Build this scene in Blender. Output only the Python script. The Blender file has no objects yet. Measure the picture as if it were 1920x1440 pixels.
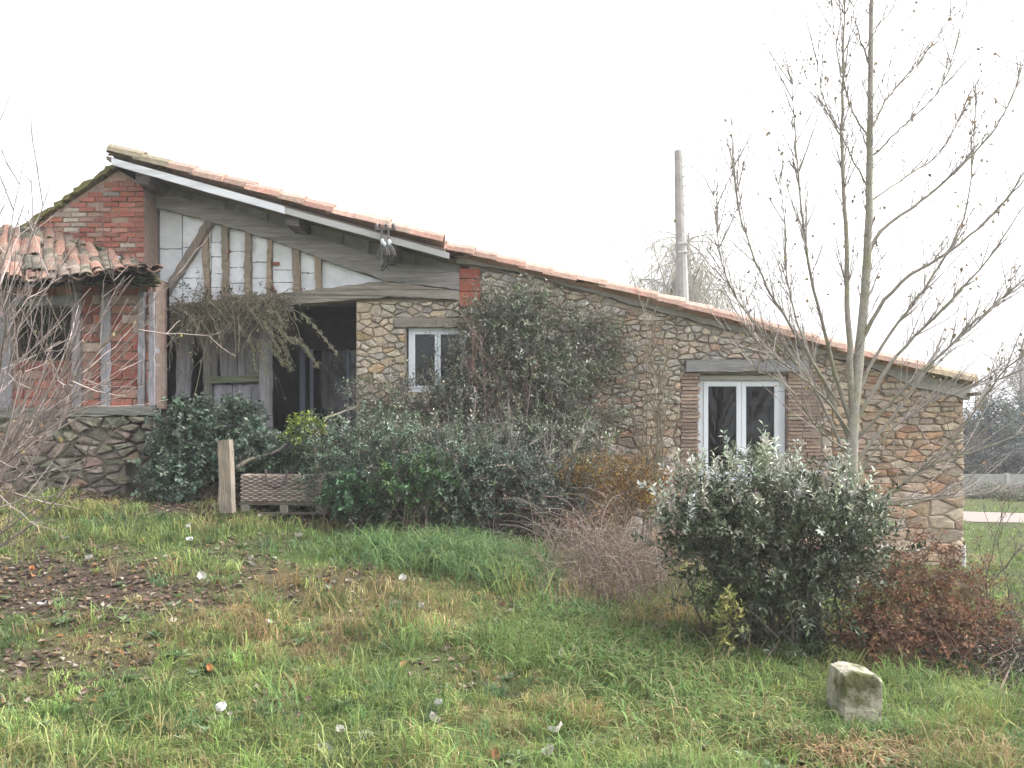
import bpy, math, random
import numpy as np
from mathutils import Vector, Matrix
from mathutils.geometry import tessellate_polygon

R = np.random.default_rng(7)
random.seed(7)
scene = bpy.context.scene
COL = scene.collection

# ------------------------------------------------------------------ camera, sky, sun, exposure
F = 1500.0; HOR = 820.0; EYE = 1.6
cam_d = bpy.data.cameras.new('camera'); cam = bpy.data.objects.new('camera', cam_d); COL.objects.link(cam)
cam_d.sensor_width = 36; cam_d.lens = F / 1920 * 36; cam_d.shift_y = (HOR - 720) / 1920
cam_d.clip_end = 4000; cam_d.clip_start = 0.05
cam.location = (0, 0, EYE); cam.rotation_euler = (math.radians(90), 0, 0)
scene.camera = cam

SUN_EL, SUN_AZ = math.radians(50), math.radians(84)      # azimuth from +Y towards +X
world = bpy.data.worlds.new('World'); scene.world = world; world.use_nodes = True
wn = world.node_tree; wn.nodes.clear()
sky = wn.nodes.new('ShaderNodeTexSky'); sky.sky_type = 'NISHITA'; sky.sun_disc = False
sky.sun_elevation = SUN_EL; sky.sun_rotation = SUN_AZ
sky.air_density = 1.0; sky.dust_density = 6.0; sky.ozone_density = 1.0
hs = wn.nodes.new('ShaderNodeHueSaturation'); hs.inputs['Saturation'].default_value = 0.12
bg = wn.nodes.new('ShaderNodeBackground'); bg.inputs['Strength'].default_value = 0.15
wo = wn.nodes.new('ShaderNodeOutputWorld')
wn.links.new(sky.outputs[0], hs.inputs['Color']); wn.links.new(hs.outputs[0], bg.inputs[0]); wn.links.new(bg.outputs[0], wo.inputs[0])

sun_d = bpy.data.lights.new('sun', 'SUN'); sun = bpy.data.objects.new('sun', sun_d); COL.objects.link(sun)
sun_d.energy = 0.55; sun_d.angle = math.radians(35); sun_d.color = (1.0, 0.96, 0.9)
sdir = Vector((math.sin(SUN_AZ) * math.cos(SUN_EL), math.cos(SUN_AZ) * math.cos(SUN_EL), math.sin(SUN_EL)))
sun.rotation_euler = sdir.to_track_quat('Z', 'Y').to_euler(); sun.location = sdir * 60

scene.view_settings.view_transform = 'Standard'; scene.view_settings.look = 'None'
scene.view_settings.exposure = 1.9; scene.view_settings.gamma = 1.0; scene.view_settings.use_curve_mapping = False
scene.cycles.max_bounces = 6; scene.cycles.transparent_max_bounces = 12

# ------------------------------------------------------------------ helpers
def P(px, py, D): return np.array([(px - 960) / F * D, D, EYE + (HOR - py) / F * D])
def X(px, D): return (px - 960) / F * D
def Z(py, D): return EYE + (HOR - py) / F * D
def lin(r, g, b):
    f = lambda c: (c / 255 / 12.92) if c / 255 <= .04045 else ((c / 255 + .055) / 1.055) ** 2.4
    return np.array([f(r), f(g), f(b)])
def nrm(v): return v / (np.linalg.norm(v, axis=-1, keepdims=True) + 1e-9)

def vnoise(x, y, s, seed=0):
    x = np.asarray(x, float) / s; y = np.asarray(y, float) / s
    xi = np.floor(x).astype(np.int64); yi = np.floor(y).astype(np.int64)
    fx = x - xi; fy = y - yi; fx = fx * fx * (3 - 2 * fx); fy = fy * fy * (3 - 2 * fy)
    def h(a, b):
        v = np.sin(a * 127.1 + b * 311.7 + seed * 74.7) * 43758.5453
        return v - np.floor(v)
    return (h(xi, yi) * (1 - fx) + h(xi + 1, yi) * fx) * (1 - fy) + (h(xi, yi + 1) * (1 - fx) + h(xi + 1, yi + 1) * fx) * fy
def fbm(x, y, s, seed=0): return .55 * vnoise(x, y, s, seed) + .3 * vnoise(x, y, s * .45, seed + 3) + .15 * vnoise(x, y, s * .2, seed + 5)

def ground_z(x, y):
    x = np.asarray(x, float); y = np.asarray(y, float)
    h = np.interp(x, [-9, -5, -2.5, -1.5, .2, 1.6, 3.5, 5.6], [1.05, .97, .79, .66, .49, .30, .07, 0.0])
    t = np.clip((y - 3.7) / 4.9, 0, 1); t = t * .75 + .25 * t * t * (3 - 2 * t)
    z = h * t
    far = np.clip((y - 10) / 15, 0, 1) * np.clip((x - 4.5) / 2, 0, 1)
    z = z - .22 * far
    near = np.clip(1 - (y - 12) / 10, 0, 1)
    return z + near * (.05 * (fbm(x, y, .8, 1) - .5) + .02 * (vnoise(x, y, .18, 2) - .5))

class MB:
    def __init__(s): s.v = []; s.c = []; s.t = []; s.q = []; s.n = 0
    def add(s, v, tris=None, quads=None, col=(1, 1, 1)):
        v = np.asarray(v, float).reshape(-1, 3); m = len(v); s.v.append(v)
        c = np.asarray(col, float)
        if c.ndim == 1: c = np.tile(c, (m, 1))
        s.c.append(c)
        if tris is not None and len(tris): s.t.append(np.asarray(tris, np.int64).reshape(-1, 3) + s.n)
        if quads is not None and len(quads): s.q.append(np.asarray(quads, np.int64).reshape(-1, 4) + s.n)
        s.n += m
        return s
    def mesh(s, name, mat, smooth=False):
        me = bpy.data.meshes.new(name)
        v = np.concatenate(s.v); c = np.concatenate(s.c)
        t = np.concatenate(s.t) if s.t else np.zeros((0, 3), np.int64)
        q = np.concatenate(s.q) if s.q else np.zeros((0, 4), np.int64)
        me.vertices.add(len(v)); me.vertices.foreach_set('co', v.astype(np.float32).ravel())
        nl = len(t) * 3 + len(q) * 4; me.loops.add(nl)
        me.loops.foreach_set('vertex_index', np.concatenate([t.ravel(), q.ravel()]).astype(np.int32))
        me.polygons.add(len(t) + len(q))
        st = np.concatenate([np.arange(len(t)) * 3, len(t) * 3 + np.arange(len(q)) * 4]).astype(np.int32)
        me.polygons.foreach_set('loop_start', st)
        me.polygons.foreach_set('use_smooth', np.full(len(t) + len(q), bool(smooth)))
        a = me.attributes.new('col', 'FLOAT_COLOR', 'POINT')
        a.data.foreach_set('color', np.concatenate([c, np.ones((len(c), 1))], 1).astype(np.float32).ravel())
        me.update(calc_edges=True); me.validate()
        if mat: me.materials.append(mat)
        return me
    def build(s, name, mat, parent=None, smooth=False):
        return link(bpy.data.objects.new(name, s.mesh(name, mat, smooth)), parent)

def link(o, parent=None):
    COL.objects.link(o)
    if parent is not None:
        o.parent = parent
        if parent.type == 'EMPTY': o.matrix_parent_inverse = Matrix.Translation(-parent.location)
    return o
def tag(o, label=None, cat=None, group=None, kind=None):
    if label: o['label'] = label
    if cat: o['category'] = cat
    if group: o['group'] = group
    if kind: o['kind'] = kind
    return o
def thing(name, loc, label, cat, group=None):
    o = bpy.data.objects.new(name, None); COL.objects.link(o); o.location = [float(a) for a in loc]; o.empty_display_size = .2
    return tag(o, label, cat, group)

BOXQ = [(0, 1, 5, 4), (1, 2, 6, 5), (2, 3, 7, 6), (3, 0, 4, 7), (4, 5, 6, 7), (3, 2, 1, 0)]
def box(mb, x0, x1, y0, y1, z0, z1, col=(1, 1, 1), j=0.0):
    v = np.array([(x0, y0, z0), (x1, y0, z0), (x1, y1, z0), (x0, y1, z0), (x0, y0, z1), (x1, y0, z1), (x1, y1, z1), (x0, y1, z1)], float)
    if j: v += R.normal(0, j, v.shape)
    mb.add(v, quads=BOXQ, col=col); return mb
def resample(pts, step, j):
    out = []
    n = len(pts)
    for i in range(n):
        a = np.array(pts[i], float); b = np.array(pts[(i + 1) % n], float)
        k = max(1, int(np.linalg.norm(b - a) / step))
        for m in range(k):
            p = a + (b - a) * m / k
            if j: p = p + R.normal(0, j, 2)
            out.append(p)
    return out
def prism(mb, pts, y0, y1, col=(1, 1, 1), step=0, j=0, yj=0):
    """pts: (x,z) outline in metres, front at y0, back at y1"""
    pts = [np.array(p, float) for p in pts]
    if step: pts = resample(pts, step, j)
    n = len(pts)
    f = np.array([(p[0], y0 + (R.normal(0, yj) if yj else 0), p[1]) for p in pts]); b = np.array([(p[0], y1, p[1]) for p in pts])
    tri = tessellate_polygon([[Vector((p[0], p[1], 0)) for p in pts]])
    tr = []
    for t in tri:
        a, bb, c = [np.array(pts[i]) for i in t]
        s = (bb[0] - a[0]) * (c[1] - a[1]) - (bb[1] - a[1]) * (c[0] - a[0])
        t = t if s > 0 else (t[0], t[2], t[1])
        tr.append(t); tr.append((t[0] + n, t[2] + n, t[1] + n))
    area = sum(pts[i][0] * pts[(i + 1) % n][1] - pts[(i + 1) % n][0] * pts[i][1] for i in range(n))
    q = []
    for i in range(n):
        k = (i + 1) % n
        q.append((i, i + n, k + n, k) if area > 0 else (k, k + n, i + n, i))
    mb.add(np.concatenate([f, b]), tris=tr, quads=q, col=col); return mb
def pxpoly(pts, D): return [(X(a, D), Z(b, D)) for a, b in pts]
def spline(pts, n):
    pts = np.asarray(pts, float); m = len(pts)
    d = np.concatenate([[0], np.cumsum(np.linalg.norm(np.diff(pts, axis=0), axis=1))])
    t = np.linspace(0, d[-1], n)
    out = np.zeros((n, pts.shape[1]))
    tang = np.gradient(pts, d, axis=0)
    idx = np.clip(np.searchsorted(d, t, 'right') - 1, 0, m - 2)
    h = d[idx + 1] - d[idx]; u = ((t - d[idx]) / h)[:, None]
    p0, p1 = pts[idx], pts[idx + 1]; m0, m1 = tang[idx] * h[:, None], tang[idx + 1] * h[:, None]
    return (2 * u**3 - 3 * u**2 + 1) * p0 + (u**3 - 2 * u**2 + u) * m0 + (-2 * u**3 + 3 * u**2) * p1 + (u**3 - u**2) * m1
def tubes(mb, pts, rad, col, sides=3):
    """pts (T,K,3), rad (T,K)"""
    pts = np.asarray(pts, float); rad = np.asarray(rad, float)
    T, K, _ = pts.shape
    tg = np.gradient(pts, axis=1); tg = nrm(tg)
    main = nrm(pts[:, -1] - pts[:, 0])
    ref = np.where(np.abs(main[:, 2:3]) > .8, np.array([[1., 0, 0]]), np.array([[0, 0, 1.]]))
    ref = np.repeat(ref[:, None, :], K, 1)
    a = nrm(np.cross(tg, ref)); b = np.cross(tg, a)
    an = np.arange(sides) * 2 * np.pi / sides
    ring = pts[:, :, None, :] + rad[:, :, None, None] * (a[:, :, None, :] * np.cos(an)[None, None, :, None] + b[:, :, None, :] * np.sin(an)[None, None, :, None])
    v = ring.reshape(-1, 3)
    base = (np.arange(T) * K * sides)[:, None, None] + (np.arange(K - 1) * sides)[None, :, None] + np.arange(sides)[None, None, :]
    nx = (np.arange(T) * K * sides)[:, None, None] + (np.arange(K - 1) * sides)[None, :, None] + ((np.arange(sides) + 1) % sides)[None, None, :]
    q = np.stack([base, nx, nx + sides, base + sides], -1).reshape(-1, 4)
    col = np.asarray(col, float)
    if col.ndim == 2: col = np.repeat(col, K * sides, 0)
    mb.add(v, quads=q, col=col)
def limb(mb, pts, r0, r1, col, n=24, sides=8, wob=0.0):
    p = spline(pts, n)
    if wob: p[1:-1] += R.normal(0, wob, (n - 2, 3))
    t = np.linspace(0, 1, n)
    tubes(mb, p[None], (r0 + (r1 - r0) * t ** .8)[None], col, sides); return p
def leaves(mb, p, d, up, L, W, col, fold=.18):
    p = p.reshape(-1, 3); d = nrm(d.reshape(-1, 3)); up = up.reshape(-1, 3)
    N = len(p); L = np.broadcast_to(L, (N,)).reshape(-1, 1); W = np.broadcast_to(W, (N,)).reshape(-1, 1)
    s = nrm(np.cross(d, up)); n = np.cross(s, d)
    a = p; b = p + d * L * .5 + s * W * .5 + n * W * fold; c = p + d * L * .5 - s * W * .5 + n * W * fold; t = p + d * L - n * L * .08
    v = np.stack([a, b, t, c], 1).reshape(-1, 3); i = np.arange(N)[:, None] * 4
    tr = np.concatenate([i + [0, 1, 2], i + [0, 2, 3]], 0)
    mb.add(v, tris=tr, col=np.repeat(np.asarray(col), 4, 0))
def pick(pal, n, jit=.18, hue=.05):
    c = np.array([x[0] for x in pal]); w = np.array([x[1] for x in pal], float); w /= w.sum()
    k = R.choice(len(pal), n, p=w)
    return np.clip(c[k] * np.exp(R.normal(0, jit, (n, 1))) * (1 + R.normal(0, hue, (n, 3))), 0, 1)

# ------------------------------------------------------------------ materials
def mat_col(name, rough=.85, spec=.25, ns=12., na=.35, bump=.3, bscale=40., stretch=(1, 1, 1), tint=None, tint_amt=.5, tint_scale=2., transl=0., silver=None, obj_rand=0.):
    m = bpy.data.materials.new(name); m.use_nodes = True; nt = m.node_tree; N = nt.nodes; L = nt.links
    b = N['Principled BSDF']; out = N['Material Output']
    b.inputs['Roughness'].default_value = rough; b.inputs['Specular IOR Level'].default_value = spec
    at = N.new('ShaderNodeAttribute'); at.attribute_name = 'col'
    col = at.outputs['Color']
    tc = N.new('ShaderNodeTexCoord'); mp = N.new('ShaderNodeMapping'); mp.inputs['Scale'].default_value = stretch
    geo = N.new('ShaderNodeNewGeometry')
    L.new(geo.outputs['Position'], mp.inputs['Vector'])
    if tint is not None:
        n2 = N.new('ShaderNodeTexNoise'); n2.inputs['Scale'].default_value = tint_scale; n2.inputs['Detail'].default_value = 5; n2.inputs['Roughness'].default_value = .65
        L.new(mp.outputs[0], n2.inputs['Vector'])
        rp = N.new('ShaderNodeValToRGB'); rp.color_ramp.elements[0].position = .46; rp.color_ramp.elements[1].position = .62
        L.new(n2.outputs['Fac'], rp.inputs[0])
        mu = N.new('ShaderNodeMath'); mu.operation = 'MULTIPLY'; mu.inputs[1].default_value = tint_amt; L.new(rp.outputs[0], mu.inputs[0])
        mx = N.new('ShaderNodeMix'); mx.data_type = 'RGBA'; L.new(mu.outputs[0], mx.inputs[0]); L.new(col, mx.inputs[6]); mx.inputs[7].default_value = (*tint, 1)
        col = mx.outputs[2]
    if na:
        n1 = N.new('ShaderNodeTexNoise'); n1.inputs['Scale'].default_value = ns; n1.inputs['Detail'].default_value = 6; n1.inputs['Roughness'].default_value = .7
        L.new(mp.outputs[0], n1.inputs['Vector'])
        mr = N.new('ShaderNodeMapRange'); mr.inputs[1].default_value = .25; mr.inputs[2].default_value = .75; mr.inputs[3].default_value = 1 - na; mr.inputs[4].default_value = 1 + na
        L.new(n1.outputs['Fac'], mr.inputs[0])
        vm = N.new('ShaderNodeVectorMath'); vm.operation = 'SCALE'; L.new(col, vm.inputs[0]); L.new(mr.outputs[0], vm.inputs['Scale'])
        col = vm.outputs[0]
    if obj_rand:
        oi = N.new('ShaderNodeObjectInfo'); mr2 = N.new('ShaderNodeMapRange'); mr2.inputs[3].default_value = 1 - obj_rand; mr2.inputs[4].default_value = 1 + obj_rand
        L.new(oi.outputs['Random'], mr2.inputs[0])
        vm2 = N.new('ShaderNodeVectorMath'); vm2.operation = 'SCALE'; L.new(col, vm2.inputs[0]); L.new(mr2.outputs[0], vm2.inputs['Scale']); col = vm2.outputs[0]
    if silver is not None:
        mx = N.new('ShaderNodeMix'); mx.data_type = 'RGBA'; L.new(geo.outputs['Backfacing'], mx.inputs[0]); L.new(col, mx.inputs[6]); mx.inputs[7].default_value = (*silver, 1); col = mx.outputs[2]
    L.new(col, b.inputs['Base Color'])
    if bump:
        n3 = N.new('ShaderNodeTexNoise'); n3.inputs['Scale'].default_value = bscale; n3.inputs['Detail'].default_value = 5; L.new(mp.outputs[0], n3.inputs['Vector'])
        bp = N.new('ShaderNodeBump'); bp.inputs['Strength'].default_value = bump; bp.inputs['Distance'].default_value = .02
        L.new(n3.outputs['Fac'], bp.inputs['Height']); L.new(bp.outputs[0], b.inputs['Normal'])
    if transl:
        tr = N.new('ShaderNodeBsdfTranslucent'); L.new(col, tr.inputs['Color']); ms = N.new('ShaderNodeMixShader'); ms.inputs[0].default_value = transl
        L.new(b.outputs[0], ms.inputs[1]); L.new(tr.outputs[0], ms.inputs[2]); L.new(ms.outputs[0], out.inputs['Surface'])
    return m
def mat_glass():
    m = bpy.data.materials.new('window_glass'); m.use_nodes = True; nt = m.node_tree; N = nt.nodes; L = nt.links
    N.remove(N['Principled BSDF']); out = N['Material Output']
    t = N.new('ShaderNodeBsdfTransparent'); t.inputs[0].default_value = (.62, .66, .68, 1)
    g = N.new('ShaderNodeBsdfGlossy'); g.inputs['Roughness'].default_value = .03
    fr = N.new('ShaderNodeFresnel'); fr.inputs[0].default_value = 1.5
    geo = N.new('ShaderNodeNewGeometry'); nz = N.new('ShaderNodeTexNoise'); nz.inputs['Scale'].default_value = 2.5; L.new(geo.outputs['Position'], nz.inputs['Vector'])
    bp = N.new('ShaderNodeBump'); bp.inputs['Strength'].default_value = .08; bp.inputs['Distance'].default_value = .05; L.new(nz.outputs['Fac'], bp.inputs['Height']); L.new(bp.outputs[0], g.inputs['Normal'])
    mx = N.new('ShaderNodeMixShader'); L.new(fr.outputs[0], mx.inputs[0]); L.new(t.outputs[0], mx.inputs[1]); L.new(g.outputs[0], mx.inputs[2]); L.new(mx.outputs[0], out.inputs['Surface'])
    return m

M = dict(
    stone=mat_col('stone', .92, .15, 16, .42, .8, 60, tint=(.34, .31, .28), tint_amt=.35, tint_scale=5),
    mortar=mat_col('mortar', .95, .1, 14, .3, .5, 60, tint=(.20, .18, .155), tint_amt=.6, tint_scale=3),
    cement=mat_col('cement', .95, .1, 6, .22, .35, 35, tint=(.24, .23, .22), tint_amt=.5, tint_scale=2.2),
    brick=mat_col('brick', .9, .2, 25, .28, .5, 70, tint=(.22, .16, .13), tint_amt=.45, tint_scale=7, obj_rand=.22),
    plaster=mat_col('white_plaster', .9, .2, 8, .10, .25, 20, tint=(.52, .53, .55), tint_amt=.4, tint_scale=3),
    wood_h=mat_col('weathered_wood', .88, .2, 9, .4, .7, 22, stretch=(.35, 1, 4), tint=(.22, .21, .20), tint_amt=.5, tint_scale=2.5),
    wood_v=mat_col('weathered_upright_wood', .88, .2, 9, .4, .7, 22, stretch=(4, 1, .35), tint=(.22, .21, .20), tint_amt=.5, tint_scale=2.5),
    board=mat_col('painted_board', .7, .3, 8, .15, .2, 25, stretch=(.4, 1, 3), tint=(.35, .35, .36), tint_amt=.5, tint_scale=3),
    tile=mat_col('roof_tile', .88, .2, 18, .28, .4, 50, tint=(.30, .25, .20), tint_amt=.5, tint_scale=6, obj_rand=.15),
    moss=mat_col('moss', .98, .05, 30, .4, .8, 50),
    pvc=mat_col('white_frame', .45, .4, 5, .05, 0),
    dark=mat_col('dark_panel', .7, .2, 6, .25, .1, 20),
    metal=mat_col('dull_metal', .5, .5, 12, .25, .2, 30),
    ground=mat_col('ground', .97, .05, 22, .35, .6, 30),
    grass=mat_col('grass_blade', .65, .25, 0, 0, 0, transl=.35),
    leaf=mat_col('leaf', .45, .4, 0, 0, 0, transl=.22),
    elaeag=mat_col('glossy_leaf', .38, .5, 0, 0, 0, transl=.12, silver=None),
    dry=mat_col('dry_leaf', .85, .1, 0, 0, 0, transl=.25),
    bark=mat_col('bark', .9, .15, 20, .3, .5, 60, tint=(.24, .25, .10), tint_amt=.45, tint_scale=2.0),
    twig=mat_col('twig', .85, .2, 0, 0, 0),
    road=mat_col('gravel', .95, .1, 30, .2, .4, 60),
    concrete=mat_col('concrete', .92, .15, 5, .2, .2, 25, tint=(.25, .25, .23), tint_amt=.5, tint_scale=1.5),
    wicker=mat_col('wicker', .85, .2, 30, .35, .3, 60),
    glass=mat_glass(),
)

# ------------------------------------------------------------------ ground, road
def dirt_at(x, y):
    d = np.exp(-(((x + 3.35) / 1.1) ** 2 + ((y - 6.1) / .8) ** 2)) * 1.6 + .8 * np.exp(-(((x + 2.75) / .45) ** 2 + ((y - 4.9) / .55) ** 2))
    d += np.exp(-(((x + 1.35) / .7) ** 2 + ((y - 6.6) / .35) ** 2)) * .45
    d += .9 * np.exp(-(((x - 2.9) / 1.0) ** 2 + ((y - 5.7) / .5) ** 2)) + .9 * np.clip((y - 7.9) / .5, 0, 1) * (x < 4.9)
    d += .55 * np.exp(-(((x + 3.2) / .5) ** 2 + ((y - 4.7) / .4) ** 2))
    return np.clip(d * .85 + 1.5 * (fbm(x, y, .45, 11) - .5), 0, 1)
def straw_at(x, y):
    s = fbm(x, y, .9, 21)
    s = s + .16 * np.exp(-(((x + .8) / .9) ** 2 + ((y - 5.7) / .5) ** 2)) + .4 * np.exp(-(((x - 2.0) / .7) ** 2 + ((y - 3.9) / .35) ** 2)) - .1
    return np.clip((s - .41) * 2.6, 0, 1)
xs = np.concatenate([-np.geomspace(9, 1500, 24)[::-1], np.arange(-8.9, 12, .1), np.geomspace(12.1, 1500, 26)])
ys = np.concatenate([-np.geomspace(1, 600, 14)[::-1], np.arange(0, 13, .1), np.geomspace(13.1, 3000, 40)])
gx, gy = np.meshgrid(xs, ys); gz = ground_z(gx, gy)
dirt = dirt_at(gx, gy); straw = straw_at(gx, gy)
cg = np.array([.055, .075, .026]); cs = np.array([.13, .105, .05]); cd = np.array([.06, .046, .036])
gc = cg + (cs - cg) * straw[..., None] * .7; gc = gc + (cd - gc) * dirt[..., None]
nx, ny = len(xs), len(ys)
ii = (np.arange(ny - 1)[:, None] * nx + np.arange(nx - 1)[None, :]).ravel()
mb = MB(); mb.add(np.stack([gx, gy, gz], -1), quads=np.stack([ii, ii + 1, ii + nx + 1, ii + nx], -1), col=gc.reshape(-1, 3))
tag(mb.build('ground', M['ground'], smooth=True), kind='structure')
# gravel drive passing behind the house on the right
mb = MB(); tx = np.linspace(6.5, 60, 60); ca = 18.6 - (tx - 6.5) * .42; wv = 1.55
rows = []
for k, o in enumerate(np.linspace(-1, 1, 5)):
    yy = np.where(tx < 30, ca, ca[np.searchsorted(tx, 30)]) + o * wv * (1 + .08 * np.sin(tx * 1.7 + k))
    rows.append(np.stack([tx, yy, ground_z(tx, yy) + .012], -1))
v = np.stack(rows, 0).reshape(-1, 3); n = len(tx)
q = [(k * n + i, k * n + i + 1, (k + 1) * n + i + 1, (k + 1) * n + i) for k in range(4) for i in range(n - 1)]
mb.add(v, quads=q, col=(.24, .20, .18)); tag(mb.build('gravel_drive', M['road']), kind='structure')

# ------------------------------------------------------------------ farmhouse
YW = 10.0      # face of the stone and timber wall
YB = 9.63      # face of the brick gable
roof_px = [(100, 180), (215, 303), (535, 391), (700, 437), (850, 477), (880, 482), (1100, 535), (1290, 583), (1500, 640), (1640, 677), (1845, 727)]
rx = np.array([X(a, 9.7) for a, b in roof_px]); rz = np.array([Z(b, 9.7) for a, b in roof_px])
rx[0] = -4.83; rz[0] = rz[1]; APX = rx[1]; APZ = rz[1]
def roof_z(x): return float(np.interp(x, rx[1:], rz[1:]))
farm = thing('farmhouse', (0.5, YW, 0), 'long low stone and half-timbered farmhouse with a sloping red tile roof', 'house')

# wall core with openings
W1 = (X(762, YW), X(878, YW), Z(735, YW), Z(612, YW)); W2 = (X(1308, YW), X(1478, YW), Z(905, YW), Z(702, YW))
xl, xr = X(668, YW), X(1806, YW)
def top_core(x): return roof_z(x) - .05
wall = MB(); yb = YW + .42; mc = (.36, .315, .265)
def wseg(x0, x1, z0, z1=None):
    pts = [(x0, z0), (x1, z0)]
    if z1 is None:
        xsq = np.linspace(x1, x0, 10); pts += [(a, top_core(a)) for a in xsq]
    else: pts += [(x1, z1), (x0, z1)]
    prism(wall, pts, YW, yb, mc)
zt = Z(560, YW)
wseg(xl, W1[0], -.4, zt); wseg(W1[0], W1[1], -.4, W1[2]); wseg(W1[0], W1[1], W1[3], zt); wseg(W1[1], X(865, YW) + .1, -.4, zt)
xm = X(865, YW) + .1
wseg(xm, W2[0], -.4); wseg(W2[0], W2[1], -.4, W2[2]); wseg(W2[0], W2[1], W2[3]); wseg(W2[1], xr, -.4)
# closing walls at the back, the ends and inside
prism(wall, [(xr - .4, -.4), (xr, -.4), (xr, roof_z(xr) - .02), (xr - .4, roof_z(xr - .4) - .02)], yb, 17.6, mc)
box(wall, -6.6, xr, 17.6, 18.0, -.4, 2.0, mc)
prism(wall, [(-6.6, 2.0), (xr, 2.0), (xr, roof_z(xr) - .01), (0, roof_z(0) + .0), (APX, APZ - .01), (-6.6, APZ - 1.25)], 17.6, 18.0, mc)
box(wall, -6.6, -6.3, 9.99, 17.6, -.4, 3.85, mc); box(wall, -6.3, -4.43, 9.99, 10.2, -.4, 3.6, mc)
prism(wall, [(X(760, YW), zt), (xm, zt), (xm, roof_z(xm) - .03), (X(760, YW), roof_z(X(760, YW)) - .03)], YW + .31, yb + .02, mc)
wall_o = wall.build('stone_wall', M['mortar'], farm)

# rubble stones: Voronoi cells on jittered courses, clipped round the openings
def clip(poly, a, n):
    out = []
    for i in range(len(poly)):
        p, q = poly[i], poly[(i + 1) % len(poly)]
        dp = (p[0] - a[0]) * n[0] + (p[1] - a[1]) * n[1]; dq = (q[0] - a[0]) * n[0] + (q[1] - a[1]) * n[1]
        if dp <= 0: out.append(p)
        if dp * dq < 0:
            t = dp / (dp - dq); out.append((p[0] + t * (q[0] - p[0]), p[1] + t * (q[1] - p[1])))
    return out
def parea(poly): return .5 * abs(sum(poly[i][0] * poly[(i + 1) % len(poly)][1] - poly[(i + 1) % len(poly)][0] * poly[i][1] for i in range(len(poly))))
def voronoi(x0, x1, z0, z1, size, seed, holes=(), top=None, aniso=.56):
    """size(x,z) -> (width, height, regularity)"""
    rg = np.random.default_rng(seed); S = []
    z = z0
    while z < z1:
        hrow = size((x0 + x1) / 2, z)[1]
        x = x0 + rg.uniform(-.1, .1)
        while x < x1:
            w, h, jz = size(x, z)
            ww = w * rg.choice([.5, .7, .9, 1.1, 1.5, 2.1])
            # taller or lower than the course: split or lift
            if h > hrow * 1.6 and int(z / hrow) % 2: x += ww; continue
            if rg.random() < .14 and jz > .25:
                S.append((x + ww * .5 + rg.normal(0, .02), z + h * .22)); S.append((x + ww * .5 + rg.normal(0, .03), z + h * .75))
            else:
                S.append((x + ww * .5 + rg.normal(0, .1 * w), z + h * .5 + rg.normal(0, jz * h)))
            x += ww
        z += hrow * rg.uniform(.8, 1.25)
    S = np.array(S); out = []
    sx = aniso                                 # cells come out wider than tall
    for i, s in enumerate(S):
        d = np.hypot((S[:, 0] - s[0]) * sx, S[:, 1] - s[1]); nb = np.argsort(d)[1:22]
        poly = [(s[0] - .6, s[1] - .4), (s[0] + .6, s[1] - .4), (s[0] + .6, s[1] + .4), (s[0] - .6, s[1] + .4)]
        for k in nb:
            m = (s + S[k]) / 2; nn = ((S[k][0] - s[0]) * sx * sx, S[k][1] - s[1]); poly = clip(poly, m, nn)
            if len(poly) < 3: break
        for a, nn in (((x0, 0), (-1, 0)), ((x1, 0), (1, 0)), ((0, z0), (0, -1)), ((0, z1), (0, 1))):
            if len(poly) >= 3: poly = clip(poly, a, nn)
        if top is not None and len(poly) >= 3:
            cx = s[0]; e = .25; za, zb = top(cx - e), top(cx + e); poly = clip(poly, (cx, top(cx)), (-(zb - za), 2 * e))
        for (hx0, hx1, hz0, hz1) in holes:
            if len(poly) < 3: break
            px_ = [p[0] for p in poly]; pz_ = [p[1] for p in poly]
            if max(px_) <= hx0 or min(px_) >= hx1 or max(pz_) <= hz0 or min(pz_) >= hz1: continue
            c = [clip(poly, (hx0, 0), (1, 0)), clip(poly, (hx1, 0), (-1, 0)), clip(poly, (0, hz0), (0, 1)), clip(poly, (0, hz1), (0, -1))]
            poly = max(c, key=lambda q: parea(q) if len(q) >= 3 else 0)
        if len(poly) >= 3 and parea(poly) > .0012: out.append(poly)
    return out
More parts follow.
